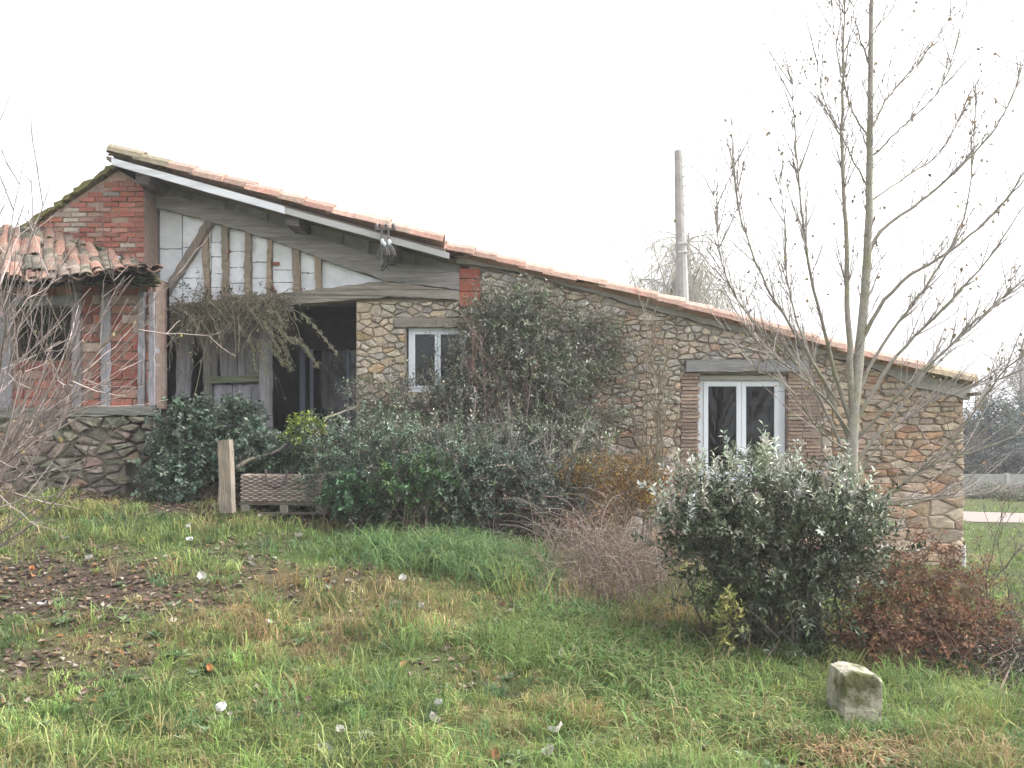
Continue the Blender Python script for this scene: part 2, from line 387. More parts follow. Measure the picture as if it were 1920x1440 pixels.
def stone_geo(mb, poly, yface, proud, gap, col):
    p = np.array(poly)
    ar = sum(p[i][0] * p[(i + 1) % len(p)][1] - p[(i + 1) % len(p)][0] * p[i][1] for i in range(len(p)))
    if ar < 0: p = p[::-1]
    keep = [i for i in range(len(p)) if np.linalg.norm(p[i] - p[i - 1]) > .012]
    p = p[keep]
    if len(p) < 3: return False
    c = p.mean(0)
    nx_ = np.roll(p, -1, 0); q = np.empty((2 * len(p), 2)); r = R.uniform(.05, .2, (len(p), 1))
    q[0::2] = p * (1 - r) + nx_ * r; r = R.uniform(.05, .2, (len(p), 1)); q[1::2] = nx_ * (1 - r) + p * r
    rad = np.linalg.norm(q - c, axis=1, keepdims=True); q = c + (q - c) * np.clip(1 - gap / rad, .4, 1) * (1 + R.normal(0, .035, rad.shape))
    n = len(q); tilt = R.normal(0, .06, 2)
    dep = lambda pts: -(proud * R.uniform(.65, 1.0, len(pts))) + (pts - c) @ tilt
    f = c + (q - c) * R.uniform(.76, .93, (n, 1))
    back = np.column_stack([q[:, 0], np.full(n, yface + .03), q[:, 1]])
    sh = np.column_stack([q[:, 0], yface + dep(q) * .45, q[:, 1]])
    fr = np.column_stack([f[:, 0], yface + dep(f), f[:, 1]])
    v = np.concatenate([back, sh, fr, [[c[0], yface - proud * R.uniform(.8, 1.15), c[1]]]])
    i = np.arange(n); k = (i + 1) % n
    qd = np.concatenate([np.stack([i, k, k + n, i + n], -1), np.stack([i + n, k + n, k + 2 * n, i + 2 * n], -1)])
    tr = np.stack([i + 2 * n, k + 2 * n, np.full(n, 3 * n)], -1)
    mb.add(v, tris=tr, quads=qd, col=col); return True

lintel1 = (X(740, YW), X(882, YW), Z(614, YW), Z(596, YW)); lintel2 = (X(1284, YW), X(1512, YW), Z(698, YW), Z(676, YW))
jambL = (X(1276, YW), X(1310, YW), Z(930, YW), Z(697, YW)); jambR = (X(1476, YW), X(1540, YW), Z(880, YW), Z(698, YW))
W1h = (W1[0] - .01, W1[1] + .01, W1[2], W1[3] + .01); W2h = (W2[0], W2[1], W2[2], W2[3] + .02)
redb = (X(860, YW), X(902, YW), Z(578, YW), Z(495, YW))
topl = [(856, 497), (905, 503), (960, 511), (1080, 543), (1180, 572), (1300, 604), (1400, 628), (1500, 655), (1640, 694), (1700, 722), (1815, 752)]
tlx = [X(a, YW) for a, b in topl]; tlz = [Z(b, YW) for a, b in topl]
top_st = lambda x: float(np.interp(x, tlx, tlz)) + .03 * math.sin(x * 7) - .01
def szR(x, z):
    px = 960 + x * 150
    if z < 1.6: return (.2, .125, .25)
    return (.125, .082, .4)
cells = voronoi(xl, X(862, YW), .3, Z(566, YW), lambda x, z: (.14, .086, .45), 3, [W1h, lintel1])
cl = [(c, 'L') for c in cells]
XE = X(1560, YW)
cells = voronoi(X(862, YW), XE, -.15, 3.9, szR, 5, [W2h, W1h, lintel1, lintel2, jambL, jambR, redb], top_st)
cl += [(c, 'R') for c in cells]
cells = voronoi(XE, xr, -.15, 2.9, lambda x, z: (.32 if z < 1.0 else .2, .15 if z < 1.0 else .078, .16), 15, [lintel2], top_st, .42)
cl += [(c, 'R') for c in cells]
palL = [((.52, .43, .32), 3), ((.48, .41, .33), 3), ((.55, .48, .39), 2), ((.44, .32, .20), 1.0), ((.42, .38, .34), 1.4)]
palR = [((.52, .44, .35), 3), ((.48, .42, .36), 3), ((.53, .42, .34), 2), ((.50, .34, .26), .8), ((.45, .42, .39), 2), ((.58, .52, .45), 2)]
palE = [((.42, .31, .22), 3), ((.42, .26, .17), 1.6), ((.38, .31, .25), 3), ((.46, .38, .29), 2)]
def hidden(c):
    px = 960 + c[0] * 150; py = 820 - (c[1] - 1.6) * 150
    return (py > 800 and px < 1230) or (py > 900 and px < 1660) or py > 1040 or (720 < px < 1150 and py > 620)
info = []
for poly, zone in cl:
    c = np.mean(poly, 0); info.append((parea(poly) * (.12 if hidden(c) else 1), poly, zone, c))
info.sort(key=lambda t: -t[0])
rest = MB()
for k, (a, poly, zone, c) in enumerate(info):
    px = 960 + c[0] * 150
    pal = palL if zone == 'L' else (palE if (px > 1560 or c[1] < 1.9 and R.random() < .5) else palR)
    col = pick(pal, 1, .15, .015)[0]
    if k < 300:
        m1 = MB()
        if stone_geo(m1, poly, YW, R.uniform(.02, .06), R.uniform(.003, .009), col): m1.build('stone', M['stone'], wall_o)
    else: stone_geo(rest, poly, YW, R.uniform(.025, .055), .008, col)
tag(rest.build('small_stones', M['stone'], wall_o), kind='stuff')

# quoins of the dark left jamb of the stone wall (return face) are part of the core; lintels
mb = MB(); prism(mb, [(lintel1[0], lintel1[2]), (lintel1[1], lintel1[2]), (lintel1[1], lintel1[3]), (lintel1[0], lintel1[3])], YW - .045, YW + .2, (.27, .23, .20), .12, .004)
mb.build('lintel', M['wood_h'], farm)
mb = MB(); prism(mb, [(lintel2[0], lintel2[2]), (lintel2[1], lintel2[2]), (lintel2[1], lintel2[3]), (lintel2[0], lintel2[3])], YW - .09, YW + .2, (.27, .27, .28), .12, .004)
mb.build('lintel', M['wood_h'], farm)

# alike pieces: a few brick meshes shared by many objects
def brick_meshes(l, h, d, cols, name):
    out = []
    for c in cols:
        m = MB(); box(m, -l / 2, l / 2, 0, d, -h / 2, h / 2, c, .0022); out.append(m.mesh(name, M['brick']))
    return out
red = [(.31, .105, .08), (.33, .12, .09), (.27, .095, .075), (.34, .15, .115), (.24, .095, .08), (.31, .19, .155), (.33, .125, .085)]
def inst(name, me, loc, parent, rot=(0, 0, 0), sc=(1, 1, 1)):
    o = bpy.data.objects.new(name, me); o.location = [float(a) for a in loc]; o.rotation_euler = rot; o.scale = sc
    return link(o, parent)

# brick reveal either side of the right-hand window
bm_j = brick_meshes(.2, .034, .12, [(.36, .27, .21), (.33, .23, .18), (.40, .32, .26), (.31, .24, .20)], 'brick')
for (x0, x1, z0, z1), nm in ((jambL, 'l'), (jambR, 'r')):
    z = z0 + .02
    while z < z1 - .01:
        if x1 - x0 < .3:
            inst('brick', random.choice(bm_j), ((x0 + x1) / 2 + random.gauss(0, .012), YW - .035 + random.gauss(0, .006), z), wall_o, (0, random.gauss(0, .012), 0), ((x1 - x0) / .2 * random.uniform(.92, 1.05), 1, 1))
        else:
            sp = x0 + (x1 - x0) * random.uniform(.4, .6)
            for a, b in ((x0, sp), (sp, x1 + random.gauss(0, .04))):
                inst('brick', random.choice(bm_j), ((a + b) / 2, YW - .035 + random.gauss(0, .006), z), wall_o, (0, random.gauss(0, .015), 0), ((b - a - .008) / .2, 1, 1))
        z += .044 + random.gauss(0, .002)

# red hollow blocks beside the tie beam
for (ya, yb_) in ((505, 523), (525, 547), (549, 576)):
    mb = MB(); x0, x1 = X(862, YW), X(900, YW)
    prism(mb, [(x0, Z(yb_, YW)), (x1, Z(yb_, YW)), (x1, Z(ya, YW)), (x0, Z(ya, YW))], YW - .05 + random.gauss(0, .006), YW + .1, (.40, .13, .09), .06, .002)
    mb.build('terracotta_block', M['brick'], farm)
# cement bedding under the tiles
mb = MB()
seg = list(zip(tlx, tlz)); upx = [(a, roof_z(a) + .0) for a in tlx]
low = [(a, b + .01) for a, b in seg]
prism(mb, low + [(a, b + .035) for a, b in upx[::-1]], YW - .045, YW + .05, (.38, .36, .34), .1, .009)
mb.build('cement_bedding', M['cement'], farm)

# ---- windows
def window(x0, x1, z0, z1, yf, fw, frames):
    w = MB()
    c = (.78, .83, .90)
    box(w, x0, x0 + fw, yf, yf + .07, z0, z1, c); box(w, x1 - fw, x1, yf, yf + .07, z0, z1, c)
    box(w, x0 + fw, x1 - fw, yf, yf + .07, z1 - fw, z1, c); box(w, x0 + fw, x1 - fw, yf, yf + .07, z0, z0 + fw, c)
    o = w.build('window', M['pvc'], farm)
    xm_ = (x0 + x1) / 2; g = fw * .75
    for a, b in ((x0 + fw + .003, xm_ - .003), (xm_ + .003, x1 - fw - .003)):
        s = MB(); za, zb = z0 + fw + .003, z1 - fw - .003; ys = yf - .012
        box(s, a, a + g, ys, ys + .055, za, zb, c); box(s, b - g, b, ys, ys + .055, za, zb, c)
        box(s, a + g, b - g, ys, ys + .055, zb - g, zb, c); box(s, a + g, b - g, ys, ys + .055, za, za + g, c)
        s.build('sash', M['pvc'], o)
        p = MB(); box(p, a + g, b - g, ys + .022, ys + .028, za + g, zb - g); p.build('pane', M['glass'], o)
    return o
window(W1[0] + .02, W1[1] - .02, W1[2], W1[3] - .01, YW + .06, .045, 2)
window(W2[0] + .015, W2[1] - .015, W2[2], W2[3] - .01, YW + .08, .075, 2)
# roller blind box above the right window
mb = MB(); box(mb, W2[0] + .02, W2[1] - .02, YW + .03, YW + .075, W2[3] - .065, W2[3] - .012, (.42, .40, .37)); mb.build('shutter_box', M['board'], farm)

# ---- brick gable on the left
gp = pxpoly([(270, 560), (270, 347), (222, 318), (60, 425), (-60, 508), (-60, 560)], YB)
mb = MB(); prism(mb, gp, YB + .012, YB + .37, (.30, .22, .18)); gab = mb.build('brick_gable', M['mortar'], farm)
bm_g = brick_meshes(.185, .05, .06, red + [(.40, .36, .31), (.26, .22, .20)], 'brick')
edge_r = X(270, YB); zc = Z(545, YB); row = 0; placed = 0
def inside(poly, x, z):
    c = False; n = len(poly)
    for i in range(n):
        (x1, z1), (x2, z2) = poly[i], poly[i - 1]
        if (z1 > z) != (z2 > z) and x < (x2 - x1) * (z - z1) / (z2 - z1) + x1: c = not c
    return c
while zc < Z(318, YB):
    x = edge_r - .0925 - (row % 2) * .09 + .002
    if row % 2: inst('brick', bm_g[random.randrange(7)], (edge_r - .046, YB - .004, zc), gab, (0, 0, 0), (.48, 1, 1))
    x = edge_r - (.1 if row % 2 else 0) - .097
    while x > X(-60, YB):
        if all(inside(gp, x + dx, zc + dz) for dx in (-.09, .09) for dz in (-.03, .03)) and random.random() > .03:
            # cement-smeared patch
            ppx = 960 + x / YB * F; ppy = 820 - (zc - 1.6) / YB * F
            patch = (abs(ppx - 140) < 22 and abs(ppy - 412) < 22)
            inst('brick', bm_g[7 if patch or random.random() < .04 else (8 if random.random() < .05 else random.randrange(7))], (x, YB - .004 + random.gauss(0, .006), zc + random.gauss(0, .003)), gab, (0, random.gauss(0, .012), 0), (random.uniform(.93, 1.02), 1, 1))
        x -= .196
    # return face of the pier
    if zc < Z(350, YB):
        inst('brick', bm_g[random.randrange(7)], (edge_r - .052, YB + .1 + .095, zc), gab, (0, 0, math.pi / 2), (.95, 1, 1)) if row % 2 else [inst('brick', bm_g[random.randrange(7)], (edge_r - .052, YB + .06 + .05 + a, zc), gab, (0, 0, math.pi / 2), (.5, 1, 1)) for a in (0, .105, .21)]
    zc += .061; row += 1
# mossy coping strip along the left slope of the gable
mb = MB(); a = np.array([X(222, YB), Z(314, YB)]); b = np.array([X(-60, YB), Z(506, YB)]); d = (b - a); nn = np.array([-d[1], d[0]]) / np.linalg.norm(d); nn = nn if nn[1] > 0 else -nn
prism(mb, [a, a + nn * .05, b + nn * .05, b], YB - .06, YB + .5, (.16, .15, .07), .05, .012); mb.build('verge_moss', M['moss'], gab)

# ---- half-timbered gable
timber = (.33, .31, .305); tim2 = (.34, .30, .265)
# grey block infill above the principal rafter
mb = MB(); xsq = np.linspace(X(283, YW), X(862, YW), 24)
lowp = pxpoly([(283, 372), (407, 400), (550, 440), (705, 490), (862, 530)], YW)
prism(mb, lowp + [(a, roof_z(a) + .02) for a in xsq[::-1]], YW + .06, YW + .3, (.30, .29, .29)); blk = mb.build('gable_infill', M['cement'], farm)
for (a, b, h) in ((440, 500, 22), (505, 560, 24), (585, 640, 26), (645, 690, 26), (300, 345, 16), (360, 420, 18), (730, 775, 22), (790, 840, 24)):
    mb = MB(); zb = lambda p: np.interp(p, [283, 407, 550, 705, 862], [372, 400, 440, 490, 530]) - 8
    prism(mb, pxpoly([(a, zb(a)), (b, zb(b)), (b, zb(b) - h), (a, zb(a) - h)], YW), YW + .03 + random.gauss(0, .008), YW + .07, (.36 + random.gauss(0, .02),) * 3, .08, .005); mb.build('cement_block', M['cement'], blk)
# the panel behind the studs
mb = MB(); prism(mb, pxpoly([(290, 600), (290, 375), (407, 400), (550, 445), (735, 525), (735, 545), (520, 575)], YW), YW + .075, YW + .2, (.34, .34, .35)); pan = mb.build('infill_panel', M['cement'], farm)
white = (.82, .85, .90)
low_b = lambda p: np.interp(p, [295, 375, 415, 510, 550, 600, 680, 730], [387, 408, 420, 448, 463, 483, 513, 528]) + 1
tie_t = lambda p: np.interp(p, [290, 425, 525, 625, 680, 730], [582, 562, 552, 542, 534, 529])
cols_ = [(297, 338, [465, 522]), (340, 392, [462, 520]), (394, 417, [453, 480, 512]), (428, 459, [470, 500, 530]), (471, 500, [490, 520]), (510, 550, [505, 528]), (562, 592, [510]), (603, 722, [])]
for a, b, js in cols_:
    n = 8; px_ = np.linspace(a, b, n)
    lv = [None] + js + [None]
    for i in range(len(lv) - 1):
        topf = (lambda p, i=i: low_b(p)) if lv[i] is None else (lambda p, i=i: max(low_b(p), lv[i] + .8 + random.gauss(0, .5)))
        botf = (lambda p, i=i: tie_t(p)) if lv[i + 1] is None else (lambda p, i=i: min(tie_t(p), lv[i + 1] - .8 + random.gauss(0, .5)))
        tp = [(p, topf(p)) for p in px_]; bt = [(p, botf(p)) for p in px_]
        if all(q[1] - t[1] < 4 for q, t in zip(bt, tp)): continue
        keep = [k for k in range(n) if bt[k][1] - tp[k][1] > 2.5]
        tp = [tp[k] for k in keep]; bt = [bt[k] for k in keep]
        if len(tp) < 2: continue
        mb = MB(); prism(mb, pxpoly(bt + tp[::-1], YW), YW + .045 + random.gauss(0, .006), YW + .08, np.array(white) * random.uniform(.9, 1.05)); mb.build('plaster_block', M['plaster'], pan)
def beam(name, pts, y0, y1, mat, col, step=.09, j=.006, parent=farm):
    mb = MB(); prism(mb, pxpoly(pts, YW), y0, y1, col, step, j, .006); return mb.build(name, mat, parent)
beam('principal_rafter', [(284, 390), (284, 357), (407, 389), (550, 431), (705, 481), (862, 514), (862, 546), (722, 527), (600, 485), (510, 450), (415, 422), (375, 410), (295, 390)], YW - .05, YW + .12, M['wood_h'], timber)
beam('tie_beam', [(862, 548), (862, 563), (730, 559), (667, 564), (537, 574), (425, 590), (296, 606), (296, 580), (425, 562), (525, 552), (625, 542), (680, 534), (722, 529)], YW - .09, YW + .14, M['wood_h'], tim2)
beam('brace', [(387, 414), (401, 418), (315, 558), (297, 562)], YW - .035, YW + .06, M['wood_v'], (.24, .20, .17), .06, .004)
for cx, t, b, w in ((387, 430, 563, 11), (422, 424, 560, 12), (465, 437, 557, 11), (505, 449, 552, 9), (556, 466, 548, 13), (597, 482, 543, 12)):
    k = random.gauss(0, 2)
    beam('stud', [(cx - w / 2 + k, t), (cx + w / 2 + k, t), (cx + w / 2 - k * .5, b), (cx - w / 2 - k * .5, b)], YW - .015 + random.gauss(0, .008), YW + .06, M['wood_v'], np.array((.34, .27, .20)) * random.uniform(.85, 1.1), .05, .006)
beam('wall_post', [(271, 350), (286, 350), (290, 610), (276, 610)], YW - .03, YW + .1, M['wood_v'], (.16, .13, .12))
# red brick remains wedged beside the studs
bm_s = brick_meshes(.09, .045, .05, red[:4], 'brick')
for px_, py_ in ((517, 494), (507, 538), (512, 545), (553, 535), (560, 541), (424, 470), (392, 556), (420, 548)):
    inst('brick', random.choice(bm_s), (X(px_, YW), YW + .0, Z(py_, YW)), pan, (0, random.gauss(0, .1), 0), (random.uniform(.5, 1), 1, random.uniform(.7, 1)))
# purlin ends under the overhang
for px_, hh in ((300, 26), (568, 26), (742, 30)):
    x0 = X(px_ - 12, YW); x1 = X(px_ + 12, YW); zt_ = roof_z((x0 + x1) / 2) - .03
    mb = MB(); prism(mb, [(x0, zt_ - hh / 150), (x1, zt_ - hh / 150 - .02), (x1, zt_ - .02), (x0, zt_)], 9.52, YW + .3, (.14, .12, .12), .06, .003); mb.build('purlin', M['wood_h'], farm)
# boards along the verge
def board(pa, pb, th, y0, col, mt):
    a = np.array((X(pa[0], 9.45), Z(pa[1], 9.45))); b = np.array((X(pb[0], 9.45), Z(pb[1], 9.45))); mb = MB()
    prism(mb, [a, a - (0, th), b - (0, th), b][::-1], y0, y0 + .03, col, .3, .002); return mb.build('bargeboard', mt, farm)
board((211, 297), (534, 388), .085, 9.42, (.62, .64, .68), M['board']); board((535, 389), (842, 474), .075, 9.44, (.40, .39, .39), M['board'])

# ---- roof: deck, corrugated field, separate verge tiles
mb = MB(); xs_ = np.linspace(rx[1], rx[-1], 34)
topv = [(a, roof_z(a)) for a in xs_]
kL = [t for t in topv if t[0] < -.8] + [(-.8, roof_z(-.8))]; kR = [(-.8, roof_z(-.8))] + [t for t in topv if t[0] > -.8]
prism(mb, [(a, b - .045) for a, b in kL] + kL[::-1], 9.5, 18.1, (.20, .16, .13)); prism(mb, [(a, b - .045) for a, b in kR] + kR[::-1], 10.0, 18.1, (.20, .16, .13))
prism(mb, [(APX, APZ), (APX, APZ - .045), (-6.9, APZ - .045 - 2.07 * .71), (-6.9, APZ - 2.07 * .71)], 9.95, 18.1, (.20, .16, .13))
roof = mb.build('roof', M['wood_h'], farm)
def tile_mesh(l, r, th, col, name='roof_tile', ZF=.8):
    m = MB(); n = 7; an = np.linspace(0, np.pi, n); V = []
    for (xx, rr, sh) in ((0, r * .86, 0), (l, r, .004)):
        for q in (rr, rr - th):
            V += [(xx, -math.cos(a) * q, math.sin(a) * q * ZF + sh) for a in an]
    V = np.array(V) + R.normal(0, .0012, (4 * n, 3)); Q = []
    o0, i0, o1, i1 = 0, n, 2 * n, 3 * n
    for k in range(n - 1):
        Q += [(o0 + k, o0 + k + 1, o1 + k + 1, o1 + k), (i0 + k + 1, i0 + k, i1 + k, i1 + k + 1), (o1 + k, o1 + k + 1, i1 + k + 1, i1 + k), (o0 + k + 1, o0 + k, i0 + k, i0 + k + 1)]
    Q += [(o0, o1, i1, i0), (o1 + n - 1, o0 + n - 1, i0 + n - 1, i1 + n - 1)]
    m.add(V, quads=Q, col=col); return m.mesh(name, M['tile'], False)
tcols = [(.46, .26, .21), (.50, .31, .255), (.43, .25, .205), (.52, .35, .29), (.47, .30, .25), (.38, .255, .21)]
tiles = [tile_mesh(.42, .112, .018, c, ZF=1.12) for c in tcols]; tiles_old = [tile_mesh(.42, .112, .018, c, ZF=1.12) for c in ((.27, .23, .18), (.30, .24, .17), (.24, .21, .15))]
PIT = None
nrow = 0
x = APX + .02; STEP = .325
while x < rx[-1] - .2:
    z0_, z1_ = roof_z(x), roof_z(x + .4); pit = math.atan2(z0_ - z1_, .4)
    px_ = 960 + x / 9.6 * F
    old = px_ < 300 or px_ > 1690 or (830 < px_ < 870)
    for c in range(3):
        o = inst('roof_tile', random.choice(tiles_old if (old and random.random() < .8) else tiles), (x + random.gauss(0, .012), (9.53 if x < -1.12 else 9.88) + c * .215 + random.gauss(0, .008), z0_ + .045 + random.gauss(0, .006)), roof, (random.gauss(0, .03), pit - .02, random.gauss(0, .03)))
        if c < 3:   # under-tile showing at the verge
            inst('roof_tile', random.choice(tiles_old if old else tiles), (x + .02, (9.53 if x < -1.12 else 9.88) + c * .215 + .107, z0_ + .09), roof, (math.pi, -(pit - .02) * -1, 0), (1, 1, .6))
    x += STEP
# rest of the tile field, seen by nobody from the garden: rolled sheet
mb = MB(); yv = np.arange(10.35, 18.1, .03); hgt = .05 + .045 * np.abs(np.cos((yv - 10.35) / .215 * np.pi)); xv = np.linspace(APX, rx[-1] - .05, 34)
V = np.array([[(a, y, roof_z(a) + h) for y, h in zip(yv, hgt)] for a in xv]).reshape(-1, 3); n = len(yv); ii = (np.arange(33)[:, None] * n + np.arange(n - 1)[None]).ravel()
mb.add(V, quads=np.stack([ii, ii + n, ii + n + 1, ii + 1], -1), col=(.45, .25, .18)); tag(mb.build('roof_tile_field', M['tile'], roof), kind='stuff')
# moss lumps on the tiles
def lumps(mb, pts, r, col):
    for p in pts:
        n = 7; rr = r * R.uniform(.5, 1.4); an = np.arange(n) * 2 * np.pi / n
        a = np.column_stack([np.cos(an) * rr * 1.4, np.sin(an) * rr, np.zeros(n)]) * R.uniform(.7, 1.2, (n, 1)); b = a * .6 + [0, 0, rr * .6]
        v = np.concatenate([a, b, [[0, 0, rr * .8]]]) + p
        i = np.arange(n); k = (i + 1) % n
        mb.add(v, tris=np.stack([i + n, k + n, np.full(n, 2 * n)], -1), quads=np.stack([i, k, k + n, i + n], -1), col=np.asarray(col) * R.uniform(.6, 1.3))
mb = MB(); pts = []
for lo, hi, n in ((rx[-1] - 1.15, rx[-1] - .02, 90), (APX, APX + .9, 30), (-.95, -.45, 26), (-4, 5, 26)):
    for _ in range(n):
        a = R.uniform(lo, hi); pts.append((a, (9.47 if a < -1.0 else 9.80) + R.uniform(0, .3), roof_z(a) + R.uniform(.03, .13)))
lumps(mb, pts, .035, (.17, .13, .055)); tag(mb.build('moss', M['moss'], roof), kind='stuff')
# wooden batten under the right eave
mb = MB(); box(mb, rx[-1] - .06, rx[-1] + .0, 9.75, 17.9, roof_z(rx[-1]) - .09, roof_z(rx[-1]) - .05, (.2, .16, .12)); mb.build('eave_batten', M['wood_h'], farm)
# power line bracket with insulators
br = MB(); bx, bz = X(722, 9.38), Z(430, 9.38)
box(br, bx - .12, bx + .13, 9.36, 9.385, bz - .01, bz + .012, (.12, .11, .11)); box(br, bx - .05, bx - .03, 9.36, 9.4, bz - .42, bz, (.12, .11, .11)); box(br, bx + .03, bx + .05, 9.36, 9.4, bz - .3, bz, (.12, .11, .11))
box(br, bx - .05, bx + .05, 9.4, 10.1, bz - .3, bz - .28, (.12, .11, .11))
brk = br.build('power_line_bracket', M['metal'], farm)
for k, (dx, dz) in enumerate(((-.1, .02), (.02, .02), (.1, .02), (-.03, -.16), (.05, -.17), (.0, -.2))):
    m = MB(); p = np.array([[bx + dx, 9.37, bz + dz - .02], [bx + dx, 9.37, bz + dz + .02], [bx + dx, 9.37, bz + dz + .04], [bx + dx, 9.37, bz + dz + .05]])
    tubes(m, p[None], np.array([[.014, .026, .02, .008]]), (.10, .09, .09) if k < 3 else (.55, .58, .6), 8); m.build('insulator', M['pvc'], brk, True)
m = MB()
for k in range(7):
    a = np.array([bx + R.uniform(-.06, .06), 9.37, bz - .15]); p = spline([a, a + [R.uniform(-.1, .1), -.03, -.15], a + [R.uniform(-.12, .12), .1, -.32]], 8); tubes(m, p[None], np.full((1, 8), .006), (.06, .06, .06), 4)
m.build('cable', M['metal'], brk)

# ---- porch: dark recess, old plank partition, glazed door behind
PD = 11.3
mb = MB()
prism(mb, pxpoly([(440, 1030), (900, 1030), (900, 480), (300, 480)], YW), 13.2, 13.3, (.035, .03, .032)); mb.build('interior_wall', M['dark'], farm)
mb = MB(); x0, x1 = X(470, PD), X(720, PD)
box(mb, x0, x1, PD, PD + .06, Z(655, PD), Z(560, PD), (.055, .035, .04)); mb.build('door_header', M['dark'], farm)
dr = MB(); blue = (.22, .24, .33)
for a, b in ((500, 506), (562, 571), (581, 587), (650, 655), (690, 697)):
    box(dr, X(a, PD), X(b, PD), PD + .0, PD + .06, .7, Z(655, PD), blue)
box(dr, X(506, PD), X(562, PD), PD + .005, PD + .055, .7, .82, blue); box(dr, X(587, PD), X(650, PD), PD + .005, PD + .055, .7, .82, blue)
dro = dr.build('glazed_door', M['pvc'], farm)
for a, b in ((506, 562), (587, 650), (655, 690)):
    p = MB(); box(p, X(a, PD) + .002, X(b, PD) - .002, PD + .025, PD + .032, .83, Z(656, PD)); p.build('pane', M['glass'], dro)
mb = MB(); box(mb, X(300, YW), X(668, YW), YW + .1, 13.2, .60, .70, (.16, .15, .14)); mb.build('porch_floor', M['concrete'], farm)
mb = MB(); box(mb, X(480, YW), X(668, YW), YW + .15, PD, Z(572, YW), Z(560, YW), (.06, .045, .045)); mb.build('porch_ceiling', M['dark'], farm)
# old timbers left of the opening
og = (.24, .23, .245); om = (.17, .17, .15)
def oldpiece(name, pts, y0, th, col): 
    mb = MB(); prism(mb, pxpoly(pts, YW), y0, y0 + th, col, .1, .005, .004); return mb.build(name, M['wood_v'] if abs(pts[0][0] - pts[2][0]) < abs(pts[0][1] - pts[2][1]) else M['wood_h'], farm)
oldpiece('porch_post', [(299, 606), (309, 606), (307, 790), (298, 790)], YW - .02, .1, (.21, .20, .19))
oldpiece('porch_lintel', [(300, 604), (372, 608), (372, 622), (300, 617)], YW - .03, .1, (.24, .24, .24))
oldpiece('porch_post', [(336, 622), (360, 622), (352, 745), (331, 745)], YW - .04, .12, (.30, .29, .32))
oldpiece('porch_post', [(381, 630), (393, 632), (396, 790), (383, 790)], YW - .02, .1, om)
oldpiece('porch_post', [(488, 600), (506, 600), (506, 830), (489, 830)], YW - .05, .16, (.24, .235, .25))
x = 394
while x < 488:
    w = random.uniform(13, 19); oldpiece('plank', [(x, 605), (x + w - 1.5, 605 + random.uniform(-3, 3)), (x + w - 1.5 + random.gauss(0, 1), 708), (x + random.gauss(0, 1), 708)], YW + .06 + random.gauss(0, .008), .03, np.array(og) * random.uniform(.55, .95)); x += w
oldpiece('rail', [(380, 706), (490, 703), (490, 716), (380, 719)], YW - .01, .08, (.14, .16, .10))
x = 398
while x < 486:
    w = random.uniform(16, 24); oldpiece('plank', [(x, 720), (min(487, x + w - 1.5), 720), (min(487, x + w - 1.5), 800), (x, 800)], YW + .05 + random.gauss(0, .01), .03, np.array((.36, .36, .40)) * random.uniform(.6, 1.0)); x += w
# white pipe stub at the right corner
mb = MB(); tubes(mb, np.array([[[xr - .06, YW - .12, -.1], [xr - .06, YW - .12, .05], [xr - .06, YW - .12, .25], [xr - .05, YW - .11, .26]]]), np.array([[.024, .024, .024, .018]]), (.6, .6, .6), 10); mb.build('drain_pipe', M['pvc'], farm, True)

# ------------------------------------------------------------------ outbuilding on the left
YO = 9.25
outb = thing('outbuilding', (X(120, YO), YO, .9), 'small brick and timber outbuilding with a mossy tile roof at the left edge', 'outbuilding')
ox0, ox1 = X(-160, YO), X(292, YO); zs0, zs1 = Z(781, YO), Z(765, YO); ztop = Z(520, YO)
op = (X(28, YO), X(136, YO), Z(676, YO), Z(572, YO))
mb = MB(); c = (.22, .16, .135)
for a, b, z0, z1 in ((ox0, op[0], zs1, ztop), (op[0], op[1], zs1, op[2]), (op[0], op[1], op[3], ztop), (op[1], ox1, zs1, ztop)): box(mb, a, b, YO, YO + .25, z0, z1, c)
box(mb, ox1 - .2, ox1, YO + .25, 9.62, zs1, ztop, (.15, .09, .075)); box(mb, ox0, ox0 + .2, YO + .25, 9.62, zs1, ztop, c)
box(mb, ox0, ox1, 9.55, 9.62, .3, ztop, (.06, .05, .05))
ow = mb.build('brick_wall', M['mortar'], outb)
bm_o = brick_meshes(.235, .092, .07, red + [(.40, .31, .27), (.30, .10, .08), (.27, .085, .065)], 'brick')
studs = [(2, 24), (137, 153), (190, 208), (263, 274), (283, 291)]
z = zs1 + .055; row = 0
while z < ztop - .05:
    for (pa, pb) in ((-160, 1), (25, 136), (154, 189), (209, 262), (275, 285)):
        xa, xb = X(pa, YO), X(pb, YO); x = xa + .003 + (-.12 if row % 2 else 0)
        while x < xb - .02:
            l0 = max(x, xa); l1 = min(x + .245, xb)
            if l1 - l0 > .04 and not (l1 > op[0] and l0 < op[1] and z + .05 > op[2] and z - .05 < op[3] + .1) and random.random() > .03:
                inst('brick', random.choice(bm_o), ((l0 + l1) / 2, YO - .02 + random.gauss(0, .008), z + random.gauss(0, .003)), ow, (0, random.gauss(0, .01), random.gauss(0, .01)), ((l1 - l0 - .012) / .235, 1, 1))
            x += .25
    z += .108; row += 1
def opc(name, pts, y0, y1, mt, col):
    mb = MB(); prism(mb, pxpoly(pts, YO), y0, y1, col, .08, .005, .004); return mb.build(name, mt, outb)
for a, b in studs: opc('stud', [(a, 548), (b, 548), (b + random.gauss(0, 2), 766), (a + random.gauss(0, 2), 766)], YO - .04, YO + .1, M['wood_v'], np.array((.27, .26, .29)) * random.uniform(.85, 1.1))
opc('lintel', [(24, 558), (137, 556), (137, 574), (24, 574)], YO - .035, YO + .12, M['wood_h'], (.26, .25, .27))
